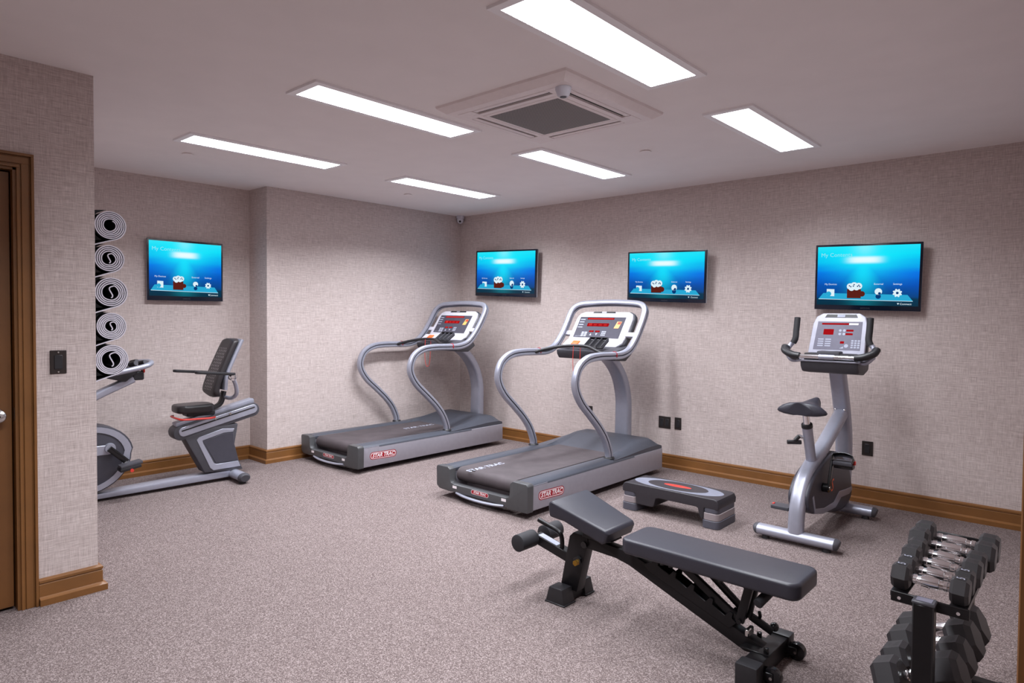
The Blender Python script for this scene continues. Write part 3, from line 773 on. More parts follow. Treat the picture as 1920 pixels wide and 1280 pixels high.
# ------------------------------------------------------------------ upright bike
def build_bike():
    X = 4.362
    t = thing('upright_exercise_bike', 'silver upright exercise bike with black saddle facing the right wall', 'exercise bike', (X, -.85, 0))
    def base(y, xa, xb, w=.092):
        MB().mat('silver').sweep([(xa, y, .052), (xb, y, .052)], [(px, py) for px, py in circ(w/2, .034, 18)], side=(0, 1, 0), smooth=0).build('floor_bar', t)
        for x, s in ((xa, -1), (xb, 1)):
            MB().mat('grey').sweep([(x-s*.004, y, .052), (x+s*.010, y, .052), (x+s*.018, y, .050)], circ(w/2+.002, .036, 18), side=(0, 1, 0), smooth=0, scale=lambda f: 1-.25*f*f).build('end_plug', t)
            MB().mat('blk').cyl((x-s*.05, y, 0), (x-s*.05, y, .022), .026, .022).build('levelling_foot', t)
    base(-1.312, 4.130, 4.590); base(-.435, 4.130, 4.585)
    # frame: rear leg sweeping up and forward into the mast
    MB().mat('silver').sweep([(X, -1.312, .07), (X, -1.308, .14), (X, -1.293, .22), (X, -1.262, .295), (X, -1.21, .36), (X, -1.13, .412), (X, -1.02, .458), (X, -.88, .512), (X, -.72, .580), (X, -.56, .652), (X, -.42, .715)],
                             rrect(.088, .075, .026, 4), side=(1, 0, 0), smooth=6).build('main_tube', t)
    MB().mat('silver').sweep([(X, -.40, .07), (X, -.345, .30), (X, -.345, .52), (X, -.385, .68), (X, -.45, .84), (X, -.535, 1.03)], rrect(.105, .075, .02, 3), side=(1, 0, 0), smooth=6).build('mast', t)
    for x in (-.03, .03): MB().mat('chrome').sphere((X+x, -.458, .742), .008, seg=12).build('bolt', t)
    MB().mat('logowht').poly(rrect(.035, .055, .003), frame((X, -.535, .6935), (1, 0, 0), (0, .9, .43))).build('warning_label', t)
    # saddle and post
    MB().mat('silver').cyl((X, -1.030, .42), (X, -1.146, .708), .031, .031, 24).build('seat_tube', t)
    MB().mat('blk').cyl((X, -1.144, .702), (X, -1.152, .723), .034, .033, 24, .002).build('seat_collar', t)
    MB().mat('chrome').cyl((X, -1.150, .718), (X, -1.180, .812), .021, seg=20).build('seat_post', t)
    MB().mat('steel').cyl((X-.02, -1.115, .625), (X-.055, -1.14, .640), .010).mat('blk').cyl((X-.050, -1.136, .638), (X-.070, -1.152, .610), .013).cyl((X-.110, -1.175, .598), (X-.040, -1.125, .598), .014, bev=.004).build('seat_pin', t, label='black seat adjusting pin')
    b = bmesh.new(); nu, nv = 26, 18; V = []
    for i in range(nu):
        u = i/(nu-1); y = -1.285+.315*u
        hw = .150*(1-max(0, (u-.12)/.88)**.62*.82) if u > .12 else .150*math.sqrt(max(0, 1-((.12-u)/.14)**2))
        hw = max(hw, .012); row = []
        for j in range(nv):
            a = 2*PI*j/nv; cx_, sz_ = math.cos(a), math.sin(a)
            x = hw*cx_
            zt = .856+.022*math.sin(PI*min(1, u*1.1))*0+.019*u*u-.030*(abs(cx_)**2.4)*(1-.4*u)-.006*math.exp(-((u-.5)/.2)**2)+.012*(1-u)
            zb = .792+.022*u-(.014*(abs(cx_)**2))*(1-u)
            z = (zt+zb)/2+(zt-zb)/2*max(-1, min(1, sz_*1.25))
            row.append(b.verts.new((X+x, y, z)))
        V.append(row)
    for i in range(nu-1):
        for j in range(nv): b.faces.new((V[i][j], V[i][(j+1) % nv], V[i+1][(j+1) % nv], V[i+1][j]))
    b.faces.new(V[0]); b.faces.new(V[-1][::-1])
    m = MB().mat('vinyl'); m._in(b); m.build('saddle', t, angle=60)
    # shroud with silver stripe, mark, cranks and pedals
    sh = [(-.80, .500), (-.66, .470), (-.50, .392), (-.40, .30), (-.345, .155), (-.42, .090), (-.62, .070), (-1.0, .140), (-1.16, .165), (-1.262, .215), (-1.285, .30), (-1.20, .385), (-1.06, .44)]
    sc = MB().mat('shroud').prism([tuple(p) for p in [(v.x, v.y) for v in catmull([(y, z, 0) for y, z in sh], 4, True)]], 'x', X-.062, X+.062, .016, 3).build('drive_cover', t, label='dark grey drive cover')
    S = lambda e: frame((X+.0622+e, 0, 0), (0, 1, 0), (0, 0, 1))
    in_ = [(-.78, .47), (-.64, .44), (-.50, .37), (-.41, .29), (-.365, .19), (-.52, .20), (-.66, .215), (-.78, .165), (-.98, .168), (-1.16, .20), (-1.20, .28), (-1.10, .37), (-.95, .43)]
    st = [(-1.16, .20), (-.98, .168), (-.78, .165), (-.66, .215), (-.52, .20), (-.365, .19), (-.362, .165), (-.43, .150), (-.62, .165), (-.74, .120), (-1.0, .135), (-1.17, .170), (-1.215, .28), (-1.195, .29)]
    for side, nm in ((1, 0),):
        MB().mat('silver').prism(st, 'x', X+.058, X+.0665, .002, 1).build('silver_stripe', sc, label='silver stripe on the drive cover')
        MB().mat('orange').text('S', .115, frame((X+.0685, -.84, .285), (0, 1, 0), (0, .1, 1)), .2).build('orange_mark', sc)
    for s, (py, pz), (px_) in ((1, (-.955, .470), X+.105), (-1, (-1.083, .150), X-.105)):
        hub = (X+s*.06, -1.02, .305); e = (px_, py, pz)
        MB().mat('blkgloss').cyl((X+s*.058, -1.02, .310), (X+s*.10, -1.02, .310), .028).prism(rrect(.034, abs(math.dist((-1.02, .31), (py, pz)))+.03, .015), 'z', -.008, .008, .004, 1,
            T=frame((X+s*.098, (py-1.02)/2, (pz+.31)/2), (0, (pz-.31), -(py+1.02)), (0, (py+1.02), (pz-.31)))).build('crank', t)
        MB().mat('steel').cyl((X+s*.10, -1.02, .31), (X+s*.108, -1.02, .31), .013).build('crank_bolt', t)
        xa, xb = (X+s*.112, X+s*.225)
        pd = MB().mat('grey').box(min(xa, xb), max(xa, xb), py-.045, py+.055, pz-.010, pz+.012, .005, 2)
        if s > 0: pd.mat('blkgloss').sweep([(xa, py-.03, pz+.008), (xa, py-.01, pz+.042), (xa+(xb-xa)*.5, py, pz+.052), (xb, py-.01, pz+.04), (xb, py-.03, pz+.004)], rrect(.06, .004, .0018, 2), side=(0, 1, 0)).mat('blkgloss').box(min(xa, xb), max(xa, xb), py-.03, py+.04, pz-.035, pz-.008, .01, 2)
        pd.build('pedal', t)
        MB().mat('red').box(xb-.004, xb+.010*1, py-.006, py+.016, pz-.006, pz+.018, .003, 1).build('strap_tab', t, label='red strap tab')
    # console
    a = R(67); up = Vector((0, math.cos(a), math.sin(a))); nb = Vector((0, -math.sin(a), math.cos(a)))
    P0 = Vector((X+.012, -.585, 1.282))
    TC = frame(P0, (1, 0, 0), up)
    face = [(-.178, -.155), (-.172, .07), (-.155, .125), (-.115, .152), (.12, .152), (.160, .125), (.177, .07), (.183, -.155)]
    con = MB().mat('grey').prism([(x*1.03, y*1.03) for x, y in face], 'z', -.075, -.018, .014, 3, T=TC).build('console', t, label='charcoal console housing')
    MB().mat('bezelgrey').prism(face, 'z', -.020, 0, .008, 3, T=TC).build('bezel', con, label='silver console face')
    D = lambda x, y, e=0: frame(P0+nb*(.0008+.0003*e)+Vector((x, 0, 0))+up*y, (1, 0, 0), up)
    MB().mat('panelgrey').poly([(-.148, -.122), (-.140, .088), (.146, .088), (.152, -.122)], D(0, 0)).build('display_panel', con, label='grey display panel')
    MB().mat('redlcd').poly(rrect(.175, .013, .002), D(-.025, .070, 1)).mat('logowht').poly(rrect(.058, .013, .002), D(.092, .070, 2)).build('message_readout', con, label='red and white message window')
    for w_, h_, x, y in ((.066, .042, -.062, .010), (.046, .014, .073, .022), (.046, .014, .071, -.004), (.026, .018, .034, -.066)): MB().mat('redlcd').poly(rrect(w_, h_, .003), D(x, y, 1)).build('led_readout', con, label='red display window')
    q = MB().mat('paneltxt')
    for i in range(4):
        for j in range(2): q.poly(rrect(.038, .008, .003), D(-.105+.048*j, -.045-.016*i, 1))
    q.build('program_keypad', con, label='pale program keys')
    q = MB().mat('paneltxt')
    for i in range(4):
        for j in range(3): q.poly(rrect(.015, .011, .003), D(.098+.020*j, -.052-.016*i, 1))
    q.build('number_keypad', con, label='pale number keys')
    for x, y in ((.012, .022), (.012, -.004), (.038, .022), (.038, -.004)): MB().mat('paneltxt').poly(disc(x, y, .009, 14), D(0, 0, 1)).build('round_key', con)
    MB().mat('paneltxt').poly([(.02, -.11), (.045, -.095), (.045, -.11)], D(0, 0, 1)).build('arrow_key', con)
    MB().mat('paneltxt').poly(disc(.062, -.09, .013), D(0, 0, 1)).build('round_key', con)
    MB().mat('blk').prism([(-.10, .118), (-.088, .142), (.10, .142), (.112, .118)], 'z', -.004, .002, .001, 1, T=TC).mat('paneltxt').poly(rrect(.05, .018, .002), D(.006, .130, 6)).text('pod', .012, D(.006, .130, 8)).build('fan_vent', con, label='black vent strip')
    MB().mat('blk').box(X-.155, X+.165, -.765, -.655, 1.098, 1.150, .012, 2).mat('grey').box(X-.07, X+.075, -.770, -.68, 1.13, 1.166, .012, 2).build('console_shelf', t)
    MB().mat('paneltxt').poly([(.03*math.cos(2*PI*k/18), .013*math.sin(2*PI*k/18)) for k in range(18)], frame((X+.005, -.73, 1.1665), (1, 0, 0), (0, 1, 0))).build('shelf_badge', t)
    MB().mat('grey').prism([(-.775, 1.098), (-.770, 1.060), (-.74, 1.020), (-.60, 1.005), (-.50, 1.03), (-.48, 1.10)], 'x', X-.175, X+.188, .016, 3).build('console_base', t)
    MB().mat('silver').box(X-.195, X+.205, -.788, -.60, 1.092, 1.104, .005, 2).build('base_rim', t)
    # handlebars
    yb, zb = -.785, 1.126
    MB().mat('chrome').cyl((X-.18, yb, zb), (X-.045, yb, zb), .015, seg=18).cyl((X+.045, yb, zb), (X+.18, yb, zb), .015, seg=18).mat('silver').cyl((X-.048, yb, zb), (X+.048, yb, zb), .018, seg=18).build('contact_grip', t)
    for s in (-1, 1):
        MB().mat('silver').tube([(X+s*.18, yb, zb), (X+s*.235, yb+.005, zb+.006), (X+s*.275, yb+.05, zb+.030), (X+s*.262, yb+.075, zb+.07), (X+s*.235, yb+.08, zb+.10)], .016, 14).build('bar_end', t)
        MB().mat('blk').sweep([(X+s*.175, yb-.004, zb+.002), (X+s*.225, yb-.004, zb+.010), (X+s*.275, yb+.02, zb+.032), (X+s*.285, yb+.055, zb+.055)], circ(.031, .024, 14), up=(0, 0, 1)).build('elbow_pad', t)
        MB().mat('foam').tube([(X+s*.245, yb+.078, zb+.085), (X+s*.232, yb+.085, zb+.12), (X+s*.232, yb+.10, zb+.18), (X+s*.232, yb+.12, zb+.262)], .0205, 16).build('hand_grip', t)
        MB().mat('silver').tube([(X+s*.18, -.74, 1.10), (X+s*.235, -.76, 1.098), (X+s*.275, yb+.045, zb+.012)], .014, 12).build('side_stay', t)
    return t
build_bike()

# ------------------------------------------------------------------ recumbent bike (drawn along its own y axis)
def build_recumbent():
    t = thing('recumbent_exercise_bike', 'silver and charcoal recumbent exercise bike in the alcove, front hidden by the left wall', 'exercise bike', (.280, -3.40, 0), R(-3.37), world=False)
    Y = lambda y: y+3.40
    MB().mat('silver').prism([(Y(-4.42), .018), (Y(-4.42), .062), (Y(-3.9), .062), (Y(-2.93), .088), (Y(-2.93), .030)], 'x', -.062, .062, .010, 2).build('base_beam', t)
    for y in (-2.93, -4.38):
        MB().mat('silver').sweep([(-.27, Y(y), .052), (.255, Y(y), .052)], circ(.048, .036, 18), side=(0, 1, 0), smooth=0).build('floor_bar', t)
        for s in (-1, 1):
            x = .262 if s > 0 else -.277
            MB().mat('grey').sweep([(x-s*.012, Y(y), .052), (x+s*.006, Y(y), .052), (x+s*.022, Y(y), .050)], circ(.051, .039, 18), side=(0, 1, 0), smooth=0, scale=lambda f: 1-.3*f*f).build('end_cap', t)
            MB().mat('blk').cyl((x-s*.04, Y(y), 0), (x-s*.04, Y(y), .025), .028).build('levelling_foot', t)
    # pedestal with silver stripe and grey side panel
    pb = [(Y(-3.325), .40), (Y(-3.17), .095), (Y(-2.86), .078), (Y(-2.895), .16), (Y(-2.93), .30), (Y(-2.90), .47), (Y(-3.1), .46)]
    pd = MB().mat('grey').prism(pb, 'x', -.075, .075, .014, 2).build('pedestal', t)
    out = [(Y(-3.235), .372), (Y(-3.215), .392), (Y(-3.03), .440), (Y(-2.935), .43), (Y(-2.945), .405), (Y(-3.02), .405), (Y(-3.19), .362), (Y(-3.185), .340), (Y(-3.10), .165), (Y(-3.08), .155), (Y(-2.905), .158), (Y(-2.885), .110), (Y(-3.105), .108), (Y(-3.13), .130)]
    MB().mat('silver').prism(out, 'x', .070, .080, .002, 1).build('silver_stripe', pd, label='silver stripe round the panel')
    MB().mat('shroud').prism([(Y(-3.185), .355), (Y(-3.02), .402), (Y(-2.945), .402), (Y(-2.935), .30), (Y(-2.905), .162), (Y(-3.085), .162)], 'x', .070, .078, .003, 1).build('side_panel', pd, label='grey side panel')
    # sloping seat rail
    T = Matrix.Translation((0, Y(-3.06), .505)) @ Matrix.Rotation(R(13.2), 4, 'X')
    MB().mat('grey').prism(rrect(.700, .116, .056, 6), 'x', -.070, .070, .010, 2, T=T).build('rail_housing', t)
    MB().mat('silver').prism(rrect(.640, .075, .036, 6, .01, .006), 'x', .066, .076, .003, 1, T=T).box(-.045, .045, -.31, .33, .050, .085, .006, 2, T=T).build('seat_rail', t)
    MB().mat('dark').box(.0755, .078, -.29, .31, .012, .022, T=T).build('rail_slot', t)
    for y in (-.02, .10): MB().mat('steel').cyl((.074, y, .030), (.082, y, .030), .010, T=T).build('rail_screw', t)
    # seat cushion, carriage and lever
    MB().mat('vinyl2').prism(rrect(.285, .245, .075, 5, Y(-3.235), 0), 'z', .592, .655, .022, 3, T=Matrix((( 0, 1, 0, 0), (1, 0, 0, 0), (0, 0, 1, 0), (0, 0, 0, 1)))).build('seat', t)
    MB().mat('blk').box(-.06, .06, Y(-3.30), Y(-3.08), .560, .598, .008, 1).build('seat_carriage', t)
    MB().mat('red').tube([(.10, Y(-3.10), .545), (.13, Y(-3.16), .545), (.13, Y(-3.34), .552), (.08, Y(-3.375), .556), (-.07, Y(-3.375), .558), (-.11, Y(-3.35), .556)], .008, 8).build('seat_lever', t, label='red seat release lever')
    # backrest: padded shell
    prof = [(Y(-3.055), .70), (Y(-3.085), .76), (Y(-3.050), .88), (Y(-2.995), 1.01), (Y(-2.945), 1.12), (Y(-2.915), 1.175)]
    C = catmull([(0, y, z) for y, z in prof], 5); b = bmesh.new(); V = []; N = len(C); M_ = 20
    for i, p in enumerate(C):
        f = i/(N-1)
        hw = .142*math.sqrt(max(.02, 1-((.16-f)/.17)**2)) if f < .16 else (.142-.018*(f-.16) if f < .9 else (.129)*math.sqrt(max(.05, 1-((f-.9)/.11)**2)))
        row = []
        for j in range(M_):
            a = 2*PI*j/M_; cx_ = math.cos(a); sy_ = math.sin(a)
            k = (abs(cx_)**.6)*(1 if cx_ >= 0 else -1)
            row.append(b.verts.new((hw*k, p.y+.034*(abs(sy_)**.7)*(1 if sy_ >= 0 else -1)-.012*k*k, p.z)))
        V.append(row)
    for i in range(N-1):
        for j in range(M_): b.faces.new((V[i][j], V[i][(j+1) % M_], V[i+1][(j+1) % M_], V[i+1][j]))
    b.faces.new(V[0]); b.faces.new(V[-1][::-1])
    m = MB().mat('perf'); m._in(b); m.build('backrest', t, angle=60, label='black perforated backrest')
    MB().mat('silver').sweep([(0, Y(-3.02), .76), (0, Y(-3.008), .88), (0, Y(-2.955), 1.01), (0, Y(-2.905), 1.12), (0, Y(-2.882), 1.168)], rrect(.262, .028, .012, 3), side=(1, 0, 0)).build('back_shell', t, label='silver rear shell')
    MB().mat('blk').sweep([(0, Y(-3.10), .60), (0, Y(-3.02), .64), (0, Y(-2.99), .74)], rrect(.06, .03, .008, 3), side=(1, 0, 0)).build('back_bracket', t)
    MB().mat('silver').tube([(.215, Y(-3.0), .862), (.185, Y(-2.965), .80), (.160, Y(-2.95), .73), (.10, Y(-2.965), .690), (0, Y(-2.99), .69)], .016, 12).build('arm_stay', t)
    for s, za in ((-1, .918), (1, .938)):
        x = s*.250
        T = Matrix.Translation((x, Y(-3.15), za-.025)) @ Matrix.Rotation(R(-5.5), 4, 'X')
        MB().mat('blk').prism(rrect(.060, .31, .028, 5, 0, 0), 'z', -.011, .011, .008, 2, T=T).build('armrest', t)
        MB().mat('chrome').cyl((x-.028, Y(-3.02), za-.066), (x+.028, Y(-3.02), za-.066), .024, seg=18, bev=.004).cyl((x-s*.14, Y(-2.93), za-.07), (x, Y(-3.02), za-.066), .012).build('arm_pivot', t)
    # drive cover at the front with crank and pedal
    dv = [(.300*math.cos(a)*(1.0 if math.sin(a) > 0 else .95)+Y(-3.985), .318+.250*math.sin(a)+.02*math.cos(a)) for a in [2*PI*k/40 for k in range(40)]]
    dc = MB().mat('shroud').prism(dv, 'x', -.085, .085, .012, 2).build('drive_cover', t, label='dark grey drive cover')
    def ringpoly(k0, k1): return [(Y(-3.985)+(y-Y(-3.985))*k0, .318+(z-.318)*k0) for y, z in dv], [(Y(-3.985)+(y-Y(-3.985))*k1, .318+(z-.318)*k1) for y, z in dv]
    b = bmesh.new(); o_, i_ = ringpoly(.955, .80)
    A = [b.verts.new((.0905, *p)) for p in o_]; B = [b.verts.new((.0905, *p)) for p in i_]; A2 = [b.verts.new((.08, *p)) for p in o_]; B2 = [b.verts.new((.08, *p)) for p in i_]
    for k in range(40):
        q = (k+1) % 40
        b.faces.new((A[k], A[q], B[q], B[k])); b.faces.new((A[k], A2[k], A2[q], A[q])); b.faces.new((B[k], B[q], B2[q], B2[k])); b.faces.new((A2[k], B2[k], B2[q], A2[q]))
    m = MB().mat('silver'); m._in(b); m.build('silver_band', dc, label='silver band round the cover')
    hy, hz_ = Y(-3.845), .392
    MB().mat('silver').prism(rrect(.26, .07, .03, 4, hy-.11, hz_-.01), 'x', .084, .094, .003, 1).cyl((.08, hy, hz_), (.112, hy, hz_), .040, .034, 24).build('hub_cover', t)
    MB().mat('blkgloss').sweep([(.125, hy-.012, hz_+.005), (.130, Y(-3.745), .285)], rrect(.042, .022, .009, 3), side=(0, .75, .66), smooth=0).build('crank', t)
    px, py, pz = .185, Y(-3.745), .262
    T = Matrix.Translation((px, py, pz)) @ Matrix.Rotation(R(10), 4, 'X')
    MB().mat('blk').box(-.05, .05, -.07, .07, -.022, .004, .008, 2, T=T).mat('grey').box(-.045, .045, -.062, .085, .002, .024, .008, 2, T=T).build('pedal', t)
    MB().mat('steel').cyl((.13, Y(-3.75), .275), (.15, Y(-3.75), .275), .018).build('pedal_axle', t)
    MB().mat('red').cyl((.235, Y(-3.74), .238), (.245, Y(-3.74), .238), .012).build('strap_tab', t, label='red strap tab')
    Y = lambda y: y+3.40-.05
    # console arm, console and handlebar loop
    MB().mat('silver').sweep([(0, Y(-4.20), .50), (0, Y(-4.08), .66), (0, Y(-3.86), .775), (0, Y(-3.62), .885)], rrect(.09, .055, .014, 3), side=(1, 0, 0)).build('console_arm', t)
    MB().mat('silver').sweep([(0, Y(-4.10), .62), (0, Y(-3.97), .80), (0, Y(-3.86), .93)], rrect(.07, .05, .014, 3), side=(1, 0, 0)).build('console_stay', t)
    MB().mat('blk').prism([(Y(-3.80), .90), (Y(-3.68), .868), (Y(-3.615), .925), (Y(-3.58), .985), (Y(-3.78), .965)], 'x', -.07, .07, .010, 2).box(-.045, .045, Y(-3.63), Y(-3.55), .875, .94, .008, 1).build('console_base', t)
    MB().mat('red').box(-.03, .048, Y(-3.556), Y(-3.545), .930, .975, .004, 1).build('red_clip', t, label='red clip')
    MB().mat('silver').sweep([(.0, Y(-3.50), 1.008), (.13, Y(-3.53), 1.002), (.19, Y(-3.60), .985), (.20, Y(-3.75), .955), (.19, Y(-3.92), .925), (.13, Y(-4.02), .91), (0, Y(-4.04), .905), (-.13, Y(-4.02), .91), (-.19, Y(-3.92), .925), (-.20, Y(-3.75), .955), (-.19, Y(-3.60), .985), (-.13, Y(-3.53), 1.002)],
        circ(.019, .019, 12), closed=True).build('handlebar', t)
    for x, y in ((-.10, -3.60), (.02, -3.575), (.10, -3.66), (-.05, -3.69)):
        MB().mat('blk').cyl((x, Y(y), 1.0), (x+.06, Y(y+.02), 1.012), .020, .018, 14, .004).mat('grey').cyl((x+.058, Y(y+.02), 1.011), (x+.066, Y(y+.022), 1.013), .016).build('control_grip', t)
    a = R(62); Tc = Matrix.Translation((0, Y(-3.93), 1.07)) @ Matrix.Rotation(R(-28), 4, 'X')
    con = MB().mat('grey').prism(rrect(.36, .28, .05, 5), 'y', -.04, .02, .012, 2, T=Tc).build('console', t)
    MB().mat('panelblk').box(-.14, .14, .018, .024, -.10, .10, .003, 1, T=Tc).build('display_panel', con)
    return t
build_recumbent()

# ------------------------------------------------------------------ aerobic step
def build_step():
    t = thing('aerobic_step', 'low black and grey aerobic step platform with a red mark, beside the near treadmill', 'step platform', (3.535, -1.262, 0))
    x0, x1, y0, y1 = 3.172, 3.900, -1.395, -1.115
    cx, cy = (x0+x1)/2, (y0+y1)/2
    body = [(x0+.002, .130), (x0, .165), (x0+.012, .190), (x0+.03, .197), (x1-.03, .197), (x1-.012, .190), (x1, .165), (x1-.002, .130), (3.800, .130), (3.795, .06), (3.790, .055), (3.772, .060), (3.755, .120), (3.740, .126), (3.460, .126), (3.440, .118), (3.425, .060), (3.405, .055), (3.285, .055), (3.278, .130)]
    MB().mat('stepblk').prism(body, 'y', y0, y1, .012, 3, angle=45).build('platform', t)
    lens = lambda a, b_, n=28: [(a*math.cos(2*PI*k/n)*(1), b_*math.sin(2*PI*k/n)) for k in range(n)]
    rr = rrect(.62, .235, .10, 6)
    pad = []
    for k in range(48):
        a = 2*PI*k/48; x = .335*(abs(math.cos(a))**.75)*(1 if math.cos(a) >= 0 else -1); y = .118*(abs(math.sin(a))**1.0)*(1 if math.sin(a) >= 0 else -1)
        pad.append((cx+x, cy+y))
    MB().mat('steptop').prism(pad, 'z', .196, .1985, .001, 1).mat('stepblk').prism([(cx+x, cy+y) for x, y in lens(.225, .105)], 'z', .1975, .1998, .0008, 1).build('grip_pad', t, label='grey textured grip pad')
    MB().mat('red').prism([(cx+x, cy+y) for x, y in lens(.105, .026)], 'z', .1990, .2010, .0006, 1).build('red_mark', t, label='red oval mark')
    for xa, xb in ((x0, x0+.112), (x1-.112, x1)):
        for k, (z0, z1) in enumerate(((0, .054), (.054, .102), (.102, .150))):
            e = -.002+.003*(2-k)
            MB().mat('steplt' if k == 1 else 'stepdk').prism(rrect(xb-xa+2*e, y1-y0+2*e, .030, 5, (xa+xb)/2, cy), 'z', z0, z1-.001, .003, 1, angle=60).build('riser', t)
    return t
build_step()

# ------------------------------------------------------------------ weight bench
def build_bench():
    yc = -2.855
    t = thing('weight_bench', 'black adjustable weight bench with dark padding in the right foreground', 'bench', (4.3, yc, 0))
    def bar(poly, w, mat='blkmetal', bev=.004, y=yc): return MB().mat(mat).prism(poly, 'y', y-w/2, y+w/2, bev, 2)
    bar([(3.762, .05), (3.862, .05), (3.922, .30), (3.922, .332), (3.838, .338), (3.815, .315)], .062).build('front_leg', t)
    bar([(3.838, .338), (3.93, .331), (4.14, .314), (4.20, .300), (4.685, .118), (4.765, .088), (4.735, .050), (4.69, .050), (4.15, .255), (4.08, .270), (3.92, .276)], .052).build('main_beam', t)
    # front foot
    MB().mat('blkmetal').box(3.770, 3.838, yc-.112, yc+.112, .004, .070, .004, 1).build('front_foot', t)
    for y0, y1 in ((yc-.118, yc-.040), (yc+.062, yc+.122)):
        b = bmesh.new(); bmesh.ops.create_cube(b, size=1)
        for v in b.verts:
            k = 1 if v.co.z < 0 else .70
            v.co = Vector((3.798+v.co.x*.112*k, (y0+y1)/2+v.co.y*((y1-y0) if v.co.z > 0 else (y1-y0)+.012), .038+v.co.z*.076))
        m = MB().mat('blk'); m._in(b, bev=.004); m.mat('blk').box(3.738, 3.858, y0-.008, y1+.008, 0, .008, .002, 1).build('rubber_boot', t)
    # rear foot with wheels
    MB().mat('blkmetal').box(4.735, 4.805, yc-.15, yc+.15, .012, .082, .005, 2).build('rear_foot', t)
    for y0, y1 in ((yc-.205, yc-.135), (yc+.135, yc+.195)): MB().mat('blk').box(4.728, 4.812, y0, y1, 0, .088, .006, 2).build('foot_cap', t)
    MB().mat('blkmetal').box(4.690, 4.808, yc-.07, yc+.07, .081, .087, .002, 1).build('mounting_plate', t)
    for y, x in ((yc-.055, 4.79), (yc+.055, 4.72)): MB().mat('blkgloss').cyl((x, y, .085), (x, y, .108), .010, seg=12, bev=.003).build('bolt', t)
    for y in (yc-.112, yc+.150):
        for dy in (-.024, .019): MB().mat('blkmetal').box(4.79, 4.845, y+dy, y+dy+.005, .020, .055, .003, 1).build('wheel_fork', t)
        MB().mat('blkgloss').cyl((4.838, y-.016, .035), (4.838, y+.016, .035), .035, seg=24, bev=.006).mat('steel').cyl((4.838, y-.027, .037), (4.838, y+.027, .037), .006, seg=10).build('wheel', t)
    # roller arm
    T = Matrix.Translation((3.705, yc, .222)) @ Matrix.Rotation(R(12.5), 4, 'Y')
    MB().mat('blkmetal').box(-.125, .10, -.026, .026, -.024, .024, .003, 1, T=T).mat('paneltxt').box(-.105, .015, -.018, .018, .0235, .0246, T=T).build('roller_arm', t)
    for y0, y1 in ((yc-.165, yc-.040), (yc+.040, yc+.165)):
        MB().mat('foam').lathe([(0, 0), (0, .034), (.004, .042), (.121, .042), (.125, .034), (.125, 0)], (3.592, y0, .257), (0, 1, 0), 24).build('foam_roller', t)
    MB().mat('blkmetal').tube([(3.752, yc-.008, .225), (3.752, yc-.008, .272), (3.742, yc-.008, .302), (3.715, yc-.008, .316), (3.66, yc-.008, .329), (3.600, yc-.008, .343)], .0115, 12).build('front_handle', t)
    MB().mat('blkgloss').cyl((3.905, yc-.026, .293), (3.905, yc-.040, .293), .016, seg=16).build('pivot_bolt', t)
    MB().mat('blkgloss').cyl((3.872, yc-.03, .212), (3.872, yc-.05, .212), .020, seg=6).build('pin_housing', t)
    MB().mat('gold').cyl((3.876, yc-.048, .205), (3.876, yc-.068, .205), .014, seg=6).build('pop_pin', t, label='brass pop pin')
    # seat and back pads
    sp = [(3.772, .478), (3.776, .496), (3.792, .505), (3.830, .494), (4.088, .4185), (4.094, .402), (4.078, .360), (4.060, .352), (3.860, .420), (3.815, .425), (3.780, .428)]
    MB().mat('vinyl').prism(sp, 'y', yc-.150, yc+.150, .014, 3, angle=50, warp=lambda c: (c.x, yc+(c.y-yc)*(1-.22*max(0, min(1, (c.x-3.80)/.29))), c.z)).build('seat_pad', t)
    MB().mat('blkmetal').prism([(3.90, .33), (4.02, .33), (4.07, .345), (4.06, .358), (3.93, .40), (3.90, .39)], 'y', yc-.045, yc+.045, .003, 1).build('seat_bracket', t)
    MB().mat('vinyl').prism(rrect(.770, .248, .042, 6, 4.543, yc), 'z', .343, .408, .014, 3, angle=60).build('back_pad', t)
    MB().mat('blkmetal').box(4.19, 4.78, yc-.025, yc+.025, .315, .345, .003, 1).build('pad_rail', t)
    # ladder of notches along the beam
    lad = [(4.23, .285)]
    for k in range(5):
        x = 4.27+.085*k; z = .300-.0320*k
        lad += [(x, z), (x+.018, z+.020), (x+.034, z+.018), (x+.030, z-.004)]
    lad += [(4.66, .155), (4.63, .125), (4.25, .262)]
    MB().mat('blkmetal').prism(lad, 'y', yc-.033, yc-.027, .001, 1).prism(lad, 'y', yc+.027, yc+.033, .001, 1).build('adjustment_ladder', t)
    def strut(a, b_, w, y, nm): 
        a, b_ = Vector((a[0], y, a[1])), Vector((b_[0], y, b_[1]))
        MB().mat('blkmetal').sweep([a, b_], rrect(.022, w, .004, 2), side=(0, 1, 0), smooth=0).build(nm, t)
    strut((4.40, .325), (4.655, .165), .034, yc-.012, 'support_strut')
    strut((4.49, .322), (4.675, .182), .026, yc+.030, 'support_strut')
    strut((4.712, .330), (4.672, .165), .034, yc-.028, 'pad_post'); strut((4.716, .330), (4.682, .170), .030, yc+.028, 'pad_post')
    MB().mat('blkmetal').cyl((4.675, yc-.050, .170), (4.675, yc+.065, .170), .010, seg=12).build('hinge_pin', t)
    MB().mat('blkmetal').cyl((4.702, yc-.048, .318), (4.702, yc+.045, .318), .011, seg=12).build('hinge_pin', t)
    MB().mat('blkmetal').tube([(4.675, yc+.05, .165), (4.705, yc+.055, .150), (4.725, yc+.045, .175), (4.728, yc+.03, .20)], .007, 8).build('latch_hook', t)
    MB().mat('steel').box(4.698, 4.716, yc-.045, yc+.01, .118, .148, .004, 1).build('latch_clip', t, label='bright latch clip')
